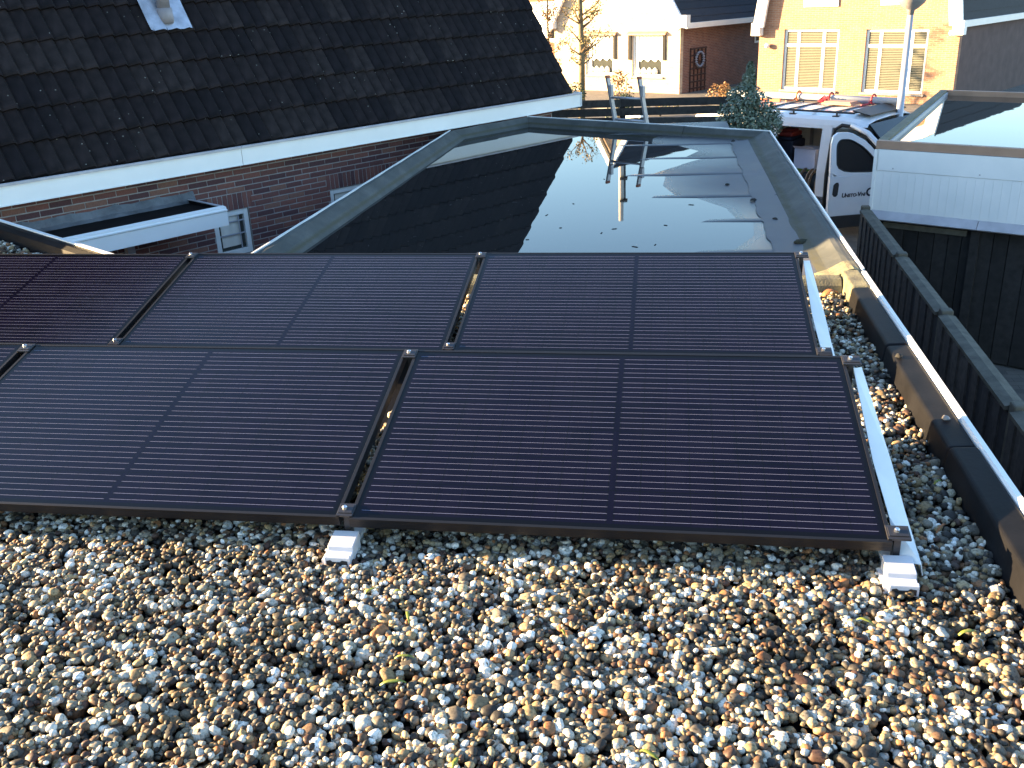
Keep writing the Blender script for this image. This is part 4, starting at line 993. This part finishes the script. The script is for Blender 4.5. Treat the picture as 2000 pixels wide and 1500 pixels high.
def far_window(t, cx, a, b_, z0, z1, cols, transom, blinds, sill=True, front=.07):
    x0, x1, y = a-cx, b_-cx, front; z0 -= GZ; z1 -= GZ; f = MB(); fw = .085
    f.box((x0, y, z0), (x0+fw, y+.07, z1)); f.box((x1-fw, y, z0), (x1, y+.07, z1)); f.box((x0+fw, y, z1-fw), (x1-fw, y+.07, z1)); f.box((x0+fw, y, z0), (x1-fw, y+.07, z0+fw))
    xs = [x0+fw]+[x0+(x1-x0)*c for c in cols]+[x1-fw]
    for c in xs[1:-1]: f.box((c-.055, y+.002, z0+fw), (c+.055, y+.068, z1-fw))
    if transom:
        zt_ = z1-(z1-z0)*transom; f.box((x0+fw, y-.004, zt_-.05), (x1-fw, y+.0695, zt_+.05))
    fo = f.build('window', 'white_paint', t)
    zr = [(z0+fw, z1-fw)] if not transom else [(z0+fw, zt_-.05), (zt_+.05, z1-fw)]
    for i in range(len(xs)-1):
        for za, zb_ in zr: MB().box((xs[i]+.002, y+.045, za+.002), (xs[i+1]-.002, y+.053, zb_-.002)).build('pane', 'window_glass' if not blinds else 'window_glass', fo)
    if blinds == 'slats':
        b = MB(); z = z0+.12
        while z < z1-.1: b.box((x0+fw, y+.012, z), (x1-fw, y+.040, z+.028)); z += .055
        b.build('blind', 'blind', fo)
    elif blinds == 'shade':
        b = MB(); n = 26; zz = z0+(z1-z0)*.38; vs = []
        for k in range(n+1):
            x = x0+fw+(x1-x0-2*fw)*k/n; d_ = .012*math.sin(k*1.7)
            vs += [(x, y+.020+d_, zz+.05*math.sin(k*.9)), (x, y+.020+d_, z1-fw)]
        b.add(vs, [(2*k, 2*k+2, 2*k+3, 2*k+1) for k in range(n)]); b.build('curtain', 'curtain', fo)
        for k in range(4): MB().lathe([(.0001, 0), (.09, .0), (.12, .1), (.09, .2), (.03, .26), (.0001, .27)], (x0+.25+k*.28, y+.03, z0+fw), 10).build('sill_ornament', 'white_paint', fo)
    if sill: MB().box((x0-.06, -.07, z0-.075), (x1+.06, y+.0, z0-.002)).build('sill', 'sill_stone', fo)
    return fo
w2 = [(-15.59, -13.49, -2.05, .04), (-12.52, -10.39, -2.05, .02)]
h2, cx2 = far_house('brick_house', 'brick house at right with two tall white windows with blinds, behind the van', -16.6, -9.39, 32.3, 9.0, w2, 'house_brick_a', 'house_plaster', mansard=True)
for a, b_, z0, z1 in w2: far_window(h2, cx2, a, b_, z0, z1, (.26, .72) if a < -13 else (.24, .74), .26, 'slats')
MB().box((-1.2, -.03, 1.02-GZ), (1.2, .0-.002, 1.10-GZ)).build('ledge', 'white_paint', h2)
for a, b_ in ((-14.9, -13.6), (-12.1, -10.9)):
    MB().box((a-cx2, -.05, .78-GZ), (b_-cx2, -.001, 1.9-GZ)).build('upper_window', 'white_paint', h2)
for c_, z in ((-16.2, -.52), (-9.62, -.1)):
    b = MB(); b.lathe([(.0001, -.09), (.07, -.07), (.09, 0), (.07, .07), (.0001, .09)], (c_-cx2, -.12, z-GZ), 12); b.box((c_-cx2-.02, -.11, z-GZ-.02), (c_-cx2+.02, -.001, z-GZ+.02)); b.build('wall_lamp', 'white_paint', h2, smooth=True)
w1 = [(-24.85, -23.38, -1.72, -.12), (-22.40, -20.90, -1.74, -.12)]
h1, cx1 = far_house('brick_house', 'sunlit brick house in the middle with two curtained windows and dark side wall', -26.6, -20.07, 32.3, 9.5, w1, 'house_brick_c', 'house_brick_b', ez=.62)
for a, b_, z0, z1 in w1: far_window(h1, cx1, a, b_, z0, z1, (.14,), 0, 'shade')
for a, b_, z0, z1 in w1:
    for xx in (a-.18, b_+.02):
        b = MB(); b.box((xx-cx1, -.05, z0+.65-GZ), (xx+.14-cx1, -.001, z1+.05-GZ)); b.build('shutter', 'dark_void', h1)
    b = MB(); b.prism([(-.001, z1+.13-GZ), (-.14, z1+.05-GZ), (-.14, z1-.01-GZ), (-.001, z1+.02-GZ)], 0, a-.2-cx1, b_+.2-cx1); b.build('awning_box', 'brown_trim', h1)
W2h = (26.6-20.07)/2
tb = MB(); y0, y1, z0, z1 = 33.0-32.3, 34.17-32.3, -2.52-GZ, -.68-GZ
for k in range(5): y = y0+(y1-y0-.06)*k/4; tb.box((W2h+.02, y, z0), (W2h+.05, y+.06, z1))
for k in range(8): z = z0+(z1-z0-.06)*k/7; tb.box((W2h+.051, y0, z), (W2h+.075, y1, z+.06))
tb.build('trellis', 'trellis', h1)
wr = MB()
for k in range(18): a = k/18*6.283; wr.lathe([(.0001, -.06), (.08, 0), (.0001, .06)], (W2h+.12, (y0+y1)/2+.28*math.cos(a), z1-.45+.28*math.sin(a)), 6)
wr.build('wreath', 'lead_pale', h1)
fw_ = MB(); fw_.box((W2h+.002, 38.1-32.3, -.79-GZ), (W2h+.04, 38.85-32.3, -.22-GZ)); fo = fw_.build('small_window', 'white_paint', h1)
MB().box((W2h+.041, 38.17-32.3, -.70-GZ), (W2h+.05, 38.78-32.3, -.29-GZ)).build('pane', 'dark_glass', fo)
# white house farther off on the left
def fh_white():
    P = H(-45.5, 52, GZ); t = thing('white_house', 'pale blue white house with brown gable far behind the thin trees', 'house', P, -HA)
    MB().box((-3.5, 0, 0), (4.4, 8, 3.4)).build('wall', 'white_far', t)
    b = MB(); b.prism([(-3.7, 3.41), (4.6, 3.41), (.45, 9.2)], 1, -.05, 8); b.build('gable', 'orange_fence', t)
    for sx in (-1, 1):
        x0 = .45+sx*4.4; b = MB(); b.prism([(x0, 3.2), (x0, 3.7), (.45, 9.7), (.45, 9.2)], 1, -.35, 8.2); b.build('barge_board', 'white_pvc', t)
    f = MB(); f.box((1.4, -.04, .9), (2.9, -.001, 2.0)); fo = f.build('window', 'white_paint', t); MB().box((1.5, -.06, 1.0), (2.8, -.041, 1.9)).build('pane', 'dark_glass', fo)
    f = MB(); f.box((-.4, -.10, 4.3), (1.3, -.051, 6.0)); fo = f.build('window', 'white_paint', t); MB().box((-.3, -.12, 4.4), (1.2, -.101, 5.9)).build('pane', 'dark_glass', fo)
fh_white()
of_ = thing('garden_fence', 'orange brown plank fence left of the middle house', 'fence', H(-33.6, 36, GZ), -HA)
for k in range(44):
    h_ = 1.75+random.uniform(-.02, .02); MB().box((k*.15, -.01, 0), (k*.15+.14, .012, h_)).build('plank', 'orange_fence', of_)
for k in range(4): MB().box((k*2.15, .0125, 0), (k*2.15+.1, .11, 1.8)).build('post', 'orange_fence', of_)
# white slatted planter box before the middle house
pb = thing('planter_box', 'small white planter box beside the round dark bush', 'planter', ground_at(1240, 30.0), -HA)
for k in range(4): MB().box((-.35, -.22, .06+k*.13), (.35, .22, .17+k*.13)).build('board', 'white_paint', pb)
for sx in (-.36, .30): MB().box((sx, -.235, 0), (sx+.06, -.222, .62)).build('leg', 'white_paint', pb)
MB().box((-.40, -.26, .60), (.40, .26, .645)).build('rim', 'white_paint', pb)

# ================================================================ street lamp, mast
LPp = atdist((1766, 140), 18.0); topz = atdist((1785, 2), 18.0)[2]+.13
lp = thing('street_lamp', 'grey street lamp post with round bowl between the van and the brick house', 'street lamp', (LPp[0], LPp[1], GZ))
hh = topz-GZ
b = MB(); b.tube([(0, 0, 0), (0, 0, .9), (0, 0, .92), (0, 0, hh-.30)], [.085, .085, .066, .050], 16); b.build('post', 'lamp_metal', lp, smooth=True)
b = MB(); b.lathe([(.05, -.34), (.06, -.27), (.11, -.24), (.20, -.16), (.255, -.05), (.262, .02), (.255, .03)], (0, 0, hh), 24); bo = b.build('bowl', 'lamp_bowl', lp, smooth=True)
b = MB(); b.lathe([(.275, .031), (.285, .05), (.25, .12), (.14, .19), (.03, .22), (.0001, .221)], (0, 0, hh), 24); b.build('cap', 'lamp_metal', bo, smooth=True)
MP = H(-43.57, 60, GZ)
ms = thing('radio_mast', 'tall pale sunlit mast mirrored in the roof puddle', 'mast', MP)
b = MB(); b.tube([(0, 0, 0), (0, 0, 10), (0, 0, 18.1)], [.30, .24, .19], 16); b.build('shaft', 'mast', ms, smooth=True)
b = MB(); b.box((.22, -.06, 2), (.36, .06, 16.5)); b.build('dark_strip', 'black_plastic', ms)  # dark strip down the right side of the shaft
for z in (12.6, 14.6, 16.4): MB().box((-.1, -.4, z), (.5, .4, z+.12)).build('arm', 'black_plastic', ms)

# ================================================================ van with open doors
VO = np.array([1.49, 15.93, GZ]); VR = math.atan2(-.6, .8)
van = thing('van', 'white delivery van with roof rack, its side door and front door open', 'van', VO, VR)
def inset(z): return 0 if z < 1.05 else (.10*(z-1.05)/.75 if z < 1.8 else .10+.1*(z-1.8))
def side(b, u0, u1, z0, z1, th=.04, mi=0, far=False):
    zs = [z0]+([1.05] if z0 < 1.05 < z1 else [])+[z1]
    for i in range(len(zs)-1):
        a, c = zs[i], zs[i+1]; va, vc = inset(a), inset(c)
        q = [(u0, va, a), (u1, va, a), (u1, vc, c), (u0, vc, c), (u0, va+th, a), (u1, va+th, a), (u1, vc+th, c), (u0, vc+th, c)]
        if far: q = [(x, 1.9-y, z) for x, y, z in q]
        b.add(q, [(0, 1, 2, 3), (7, 6, 5, 4), (0, 4, 5, 1), (1, 5, 6, 2), (2, 6, 7, 3), (3, 7, 4, 0)], mi)
b = MB()
side(b, .02, 1.72, .50, 1.80); side(b, 1.72, 2.58, 1.74, 1.80); side(b, 2.58, 2.76, .50, 1.80, .07); side(b, 3.72, 4.55, .45, 1.05); side(b, 2.73, 3.2, 1.765, 1.80)
side(b, .02, 3.72, .50, 1.80, far=True); side(b, 3.72, 4.55, .45, 1.05, far=True)
sec = [(.10, 1.80), (.125, 1.88), (.19, 1.935), (.45, 1.975), (.95, 1.99), (1.45, 1.975), (1.71, 1.935), (1.775, 1.88), (1.80, 1.80)]
vs = []; us = [(0, -.06), (.12, -.01), (.5, 0), (2.9, 0), (3.2, -.03), (3.35, -.09)]
for u, dz in us: vs += [(u, v, z+dz*(1 if z > 1.81 else 0)) for v, z in sec]
k = len(sec); b.add(vs, [(j*k+i, j*k+i+1, (j+1)*k+i+1, (j+1)*k+i) for j in range(len(us)-1) for i in range(k-1)])
b.box((0, .10, .5), (.04, 1.8, 1.82)); b.box((4.1, .02, .45), (4.70, 1.88, 1.0)); b.prism([(4.1, 1.0), (4.70, 1.0), (4.68, 1.02), (4.12, 1.17)], 1, .05, 1.85)
body = b.build('body', 'van_white', van)
b = MB(); side(b, .02, 1.72, .28, .497); side(b, 1.72, 3.72, .30, .40); side(b, 2.58, 2.76, .40, .62, .075); side(b, 3.72, 4.7, .28, .448); b.box((4.7, .02, .28), (4.78, 1.88, .7)); b.box((-.04, .05, .3), (-.001, 1.85, .6)); b.build('cladding', 'black_plastic', van)
b = MB(); b.box((1.7, -.005, .40), (3.72, .30, .44)); b.build('step', 'van_white', van)
b = MB(); b.box((.05, .05, .441), (3.7, 1.82, .52)); b.build('floor', 'van_ply', van)
b = MB(); b.box((.05, 1.70, .53), (2.66, 1.72, 1.79)); wl = b.build('inner_lining', 'van_inside', van)
for u in (.5, 1.0, 1.5, 2.0): MB().box((u, 1.66, .53), (u+.05, 1.699, 1.78)).build('rib', 'lilac_zinc', wl)
b = MB(); b.box((2.66, .12, .53), (2.69, 1.70, 1.72)); b.build('bulkhead', 'van_inside', van)
b = MB(); b.box((.06, .12, 1.805), (3.1, 1.78, 1.82)); b.build('headliner', 'van_inside', van)
b = MB(); b.tube([(2.775, -.01, .42), (2.77, -.01, 1.0), (2.785, .045, 1.5), (2.82, .075, 1.74), (2.93, .085, 1.815), (3.12, .085, 1.80), (3.4, .075, 1.66), (3.75, .04, 1.36), (4.02, .01, 1.10)], .030, 8); b.build('door_seal', 'rubber', van, smooth=True)
b = MB(); b.tube([(3.10, .085, 1.83), (3.40, .075, 1.715), (3.76, .04, 1.42), (4.12, .02, 1.10)], .045, 8); b.build('windscreen_pillar', 'van_white', van, smooth=True); b = MB(); b.tube([(3.10, 1.815, 1.83), (3.40, 1.825, 1.715), (3.76, 1.86, 1.42), (4.12, 1.88, 1.10)], .045, 8); b.build('windscreen_pillar', 'van_white', van, smooth=True)
b = MB(); b.add([(3.36, .14, 1.84), (4.12, .07, 1.12), (4.12, 1.83, 1.12), (3.36, 1.76, 1.84), (3.38, .14, 1.85), (4.14, .07, 1.13), (4.14, 1.83, 1.13), (3.38, 1.76, 1.85)], BF); b.build('windscreen', 'dark_glass', van)
b = MB(); b.box((3.0, .12, .53), (3.5, .62, .95)); b.box((2.85, .12, .9), (3.05, .62, 1.5)); b.box((3.0, 1.2, .53), (3.5, 1.75, .95)); b.box((2.85, 1.2, .9), (3.05, 1.75, 1.5)); b.build('seats', 'navy', van, bevel=.04)
b = MB(); b.box((3.62, .1, .8), (4.05, 1.8, 1.1)); b.build('dashboard', 'black_plastic', van, bevel=.05)
for u in (.85, 3.95):
    for v0, v1 in ((.0, .22), (1.68, 1.90)):
        b = MB(); b.lathe([(.20, v0), (.31, v0), (.335, v0+.03), (.335, v1-.03), (.31, v1), (.20, v1)], (u, 0, .335), 24, axis=1); wo = b.build('wheel', 'rubber', van, smooth=False)
        b = MB(); b.lathe([(.0001, v0+.02), (.199, v0+.015), (.199, v1-.015), (.0001, v1-.02)], (u, 0, .335), 24, axis=1); b.build('rim', 'galvanised', wo)
# front door, swung open about its hinge
door = bpy.data.objects.new('front_door', None)
b = MB(); b.prism([(0, .50), (-.985, .50), (-1.0, .75), (-1.0, 1.14), (0, 1.14)], 1, -.02, .05); b.add([(-1.0, -.0195+.009, 1.1405), (-1.0, .035, 1.1405), (-.93, .035, 1.1405), (-.93, -.0105, 1.1405), (-.998, -.0105, 1.26), (-.998, .035, 1.26)], [(0, 3, 4), (1, 5, 2), (0, 4, 5, 1), (3, 2, 5, 4), (0, 1, 2, 3)])
outer = [(-1.0, 1.1405), (-.985, 1.64), (-.955, 1.76), (-.87, 1.815), (-.65, 1.80), (-.38, 1.65), (.04, 1.21), (.02, 1.1405)]
inner = [(-.88, 1.21), (-.895, 1.58), (-.88, 1.655), (-.83, 1.705), (-.66, 1.695), (-.42, 1.555), (-.12, 1.24), (-.14, 1.17)]
def dy(z): return inset(z)*.85
def chaikin(P_):
    out = []
    for i in range(len(P_)):
        a_, c_ = P_[i], P_[(i+1) % len(P_)]; out += [(a_[0]*.8+c_[0]*.2, a_[1]*.8+c_[1]*.2), (a_[0]*.2+c_[0]*.8, a_[1]*.2+c_[1]*.8)]
    return out
inner = chaikin(chaikin(inner))
def radial(P_, c=(-.5, 1.40)):
    best = None
    for i in range(len(outer)):
        a_, c_ = outer[i], outer[(i+1) % len(outer)]; dx, dz = P_[0]-c[0], P_[1]-c[1]; ex, ez_ = c_[0]-a_[0], c_[1]-a_[1]
        den = dx*ez_-dz*ex
        if abs(den) < 1e-9: continue
        t_ = ((a_[0]-c[0])*ez_-(a_[1]-c[1])*ex)/den; w_ = ((a_[0]-c[0])*dz-(a_[1]-c[1])*dx)/den
        if t_ > 0 and -1e-6 <= w_ <= 1+1e-6 and (best is None or t_ < best): best = t_
    return (c[0]+(P_[0]-c[0])*best, c[1]+(P_[1]-c[1])*best)
outer = [radial(q_) for q_ in inner]
vs = []
for yy in (-.02, .035):
    for P_ in (outer, inner): vs += [(x, yy+dy(z), z) for x, z in P_]
n8 = len(inner); fs = []
for i in range(n8):
    j = (i+1) % n8; fs += [(i, j, n8+j, n8+i), (2*n8+i, 3*n8+i, 3*n8+j, 2*n8+j), (i, 2*n8+i, 2*n8+j, j), (n8+i, n8+j, 3*n8+j, 3*n8+i)]
b.add(vs, fs)
dm = b.mesh('front_door', 'van_white'); door = link('front_door', dm, van, .006); door.location = (3.83, -.01, 0); door.rotation_euler = (0, 0, math.radians(56))
b = MB(); b.prism([(.0, .30), (-.97, .30), (-.985, .498), (0, .498)], 1, -.028, .05); b.build('door_cladding', 'black_plastic', door)
b = MB(); b.add([(x, .004+dy(z), z) for x, z in inner]+[(x, .012+dy(z), z) for x, z in inner], [tuple(range(n8)), tuple(range(n8, 2*n8))[::-1]]+[(i, (i+1) % n8, (i+1) % n8+n8, i+n8) for i in range(n8)]); b.build('door_window', 'dark_glass', door)
b = MB(); b.tube([(x, -.018+dy(z), z) for x, z in inner+[inner[0]]], .012, 6); b.build('window_seal', 'rubber', door)
b = MB(); b.prism([(-.945, .86), (-.915, .82), (-.875, .82), (-.85, .85), (-.84, 1.01), (-.855, 1.045), (-.895, 1.045), (-.935, 1.01)], 1, -.026, -.0205); b.build('handle', 'black_plastic', door, bevel=.002)
def text(s_, size, loc, parent, mat, name='lettering', shear=.0, bold=0):
    cu = bpy.data.curves.new('lettering', 'FONT'); cu.body = s_; cu.size = size; cu.extrude = .0012; cu.shear = shear; cu.offset = bold
    tmp = bpy.data.objects.new('tmp', cu); col.objects.link(tmp); dg = bpy.context.evaluated_depsgraph_get()
    me_ = bpy.data.meshes.new_from_object(tmp.evaluated_get(dg)); bpy.data.objects.remove(tmp); me_.materials.clear(); me_.materials.append(M[mat])
    o = link(name, me_, parent); o.location = loc; o.rotation_euler = (math.pi/2, 0, 0); return o
text('U', .095, (-.78, -.0235, .80), door, 'navy', shear=.12, bold=.004)
text('NETO', .072, (-.720, -.0235, .80), door, 'navy', shear=.12, bold=.003)
text('-', .085, (-.532, -.0235, .80), door, 'navy', bold=.003)
text('V', .095, (-.504, -.0235, .80), door, 'navy', shear=.12, bold=.004)
text('NI', .072, (-.442, -.0235, .80), door, 'navy', shear=.12, bold=.003)
b = MB(); R1, R2 = .07, .04; vs = []
for k in range(25):
    a = math.radians(20+k*13); vs += [(-.285+R1*math.cos(a), -.0235, .855+R1*math.sin(a)), (-.285+R2*math.cos(a), -.0235, .855+R2*math.sin(a))]
b.add(vs, [(2*k, 2*k+2, 2*k+3, 2*k+1) for k in range(24)]); lg = b.build('emblem', 'navy', door)
sl_ = lg.modifiers.new('solid', 'SOLIDIFY'); sl_.thickness = .002
# roof rack
rk = MB()
for v in (.24, 1.66):
    rk.tube([(.0, v, 1.995), (3.05, v, 1.995)], .018, 8); rk.tube([(.05, v, 2.085), (2.9, v, 2.085)] if v > 1 else [(.05, v, 2.0), (.1, v, 2.0)], .012, 6)
for u in (.02, .45, .9, 1.35, 1.8, 2.25, 2.7, 3.03): rk.tube([(u, .24, 1.997), (u, 1.66, 1.997)], .016, 6)
for u in (.3, 1.3, 1.95, 2.75):
    for v in (.22, 1.68): rk.tube([(u, v, 1.93), (u, v, 1.995)], .016, 6); rk.box((u-.06, v-.04, 1.925), (u+.06, v+.04, 1.945))
for u in (.2, 1.0, 1.75, 2.5): rk.tube([(u, 1.66, 1.995), (u, 1.66, 2.085)], .012, 6)
rko = rk.build('roof_rack', 'rack_black', van)
b = MB(); b.add([(2.98, .30, 2.015), (3.30, .30, 1.95), (3.30, 1.6, 1.95), (2.98, 1.6, 2.015), (2.98, .30, 2.035), (3.30, .30, 1.97), (3.30, 1.6, 1.97), (2.98, 1.6, 2.035)], BF); b.build('wind_deflector', 'black_plastic', rko)
PT = lambda u, v, z: VO+np.array([.8*u+.6*v, -.6*u+.8*v, z])
def vthing(b, name, mat, label, cat, base, **kw):
    o = b.build(name, mat, None, **kw); o.location = PT(*base); o.rotation_euler = (0, 0, VR); return tag(o, label, cat)
b = MB(); b.tube([(-.2, 0, .055), (3.2, 0, .055)], .055, 12); vthing(b, 'grey_pipe', 'grey_pipe', 'long grey plastic pipe strapped on the far side of the roof rack', 'pipe', (.0, 1.50, 2.015), smooth=True)
for i, (u, m_, lab) in enumerate(((.35, 'orange_strap', 'orange strap round the pipe near the rear of the rack'), (1.30, 'orange_strap', 'orange strap round the pipe in the middle of the rack'), (1.95, 'red_strap', 'bunched dark red strap on the rack bars'), (2.75, 'red_strap', 'red strap round the pipe near the cab'))):
    b = MB(); pts = [(.0, .085*math.cos(a), .02+.085*math.sin(a)) for a in [k*.45 for k in range(15)]]; b.tube(pts, .016, 6)
    if 'bunched' in lab:
        for k in range(7): b.tube([(random.uniform(-.1, .1), -.1-random.uniform(0, .25), -.03), (random.uniform(-.12, .12), -.1-random.uniform(0, .25), .05), (random.uniform(-.1, .1), -.3, -.02)], .018, 5)
    else: b.tube([(0, -.08, .0), (.02, -.25, -.035), (.0, -.45, -.03)], .016, 5)
    vthing(b, 'lashing_strap', m_, lab, 'strap', (u, 1.50, 2.06))
b = MB(); b.prism([(0, 0), (.75, .0), (.72, .10), (.40, .02), (.08, .10)], 2, 0, .05); vthing(b, 'orange_bracket', 'orange_strap', 'flat orange frame lying on the rear of the roof rack', 'frame', (.45, 1.0, 2.015))
b = MB(); b.box((0, 0, 0), (.55, .35, .03)); b.box((.03, .03, .0305), (.52, .32, .05)); vthing(b, 'orange_board', 'brown_trim', 'brown orange board on the rack just behind the cab', 'board', (2.035, 1.0, 2.015))
# load behind the side door
b = MB(); b.box((0, 0, 0), (.36, .45, .92)); b.box((.03, -.02, .92), (.33, .40, .98))
o = vthing(b, 'tool_trolley', 'navy', 'dark tool trolley bag with red top inside the van', 'tool bag', (1.50, .42, .521), bevel=.03)
b = MB(); b.box((.02, .02, .981), (.32, .38, 1.06)); b.box((.1, .05, 1.0601), (.3, .3, 1.11)); b.build('red_top', 'red_bag', o, bevel=.02)
b = MB(); b.box((0, 0, 0), (.5, .5, .34)); vthing(b, 'dark_crate', 'black_plastic', 'black crate under the green case in the van', 'crate', (1.92, .30, .521), bevel=.02)
b = MB(); b.box((0, 0, 0), (.46, .42, .13)); b.box((.02, -.01, .05), (.44, -.0005, .08)); vthing(b, 'green_case', 'green_case', 'flat green case under the white carton in the van', 'case', (1.93, .32, .862), bevel=.015)
b = MB(); b.box((0, 0, 0), (.40, .40, .34)); b.add([(-.0, .0, .27), (-.02, .40, .27), (-.16, .38, .22), (-.14, .02, .22)], [(0, 1, 2, 3)]); b.add([(0, -.001, .34), (.4, -.001, .34), (.38, -.12, .40), (.02, -.12, .40)], [(0, 1, 2, 3)])
vthing(b, 'carton', 'carton', 'white cardboard carton with open flaps in the van', 'carton', (1.95, .34, .993))
b = MB(); b.box((0, 0, 0), (.34, .3, .26)); vthing(b, 'carton', 'carton', 'second white carton behind the cable reels', 'carton', (2.32, .62, 1.0), bevel=.004)
b = MB(); b.box((0, 0, 0), (.36, .36, .475)); vthing(b, 'dark_crate', 'black_plastic', 'black crate under the second white carton', 'crate', (2.29, .60, .521), bevel=.01)
for i, (u, lab) in enumerate(((2.20, 'wooden cable reel with black cable, left of the pair'), (2.40, 'wooden cable reel half hidden by the door pillar'))):
    t = thing('cable_reel', lab, 'cable reel', PT(u, .30, .521), VR, 'cable reels in the van')
    for x in (0, .13): MB().lathe([(.0001, x), (.25, x), (.25, x+.018), (.0001, x+.018)], (0, 0, .25), 26, axis=0).build('flange', 'reel_wood', t)
    MB().lathe([(.0001, .0185), (.19, .0185), (.19, .1295), (.0001, .1295)], (0, 0, .25), 22, axis=0).build('cable', 'rubber', t)
b = MB()
for k in range(6): b.lathe([(.0001, -.05), (.06, -.02), (.07, .03), (.0001, .07)], (random.uniform(-.08, .08), random.uniform(-.08, .08), .05+k*.02), 8)
vthing(b, 'blue_bag', 'blue_cloth', 'crumpled blue bag on the second carton', 'bag', (2.50, .70, 1.262), smooth=True)
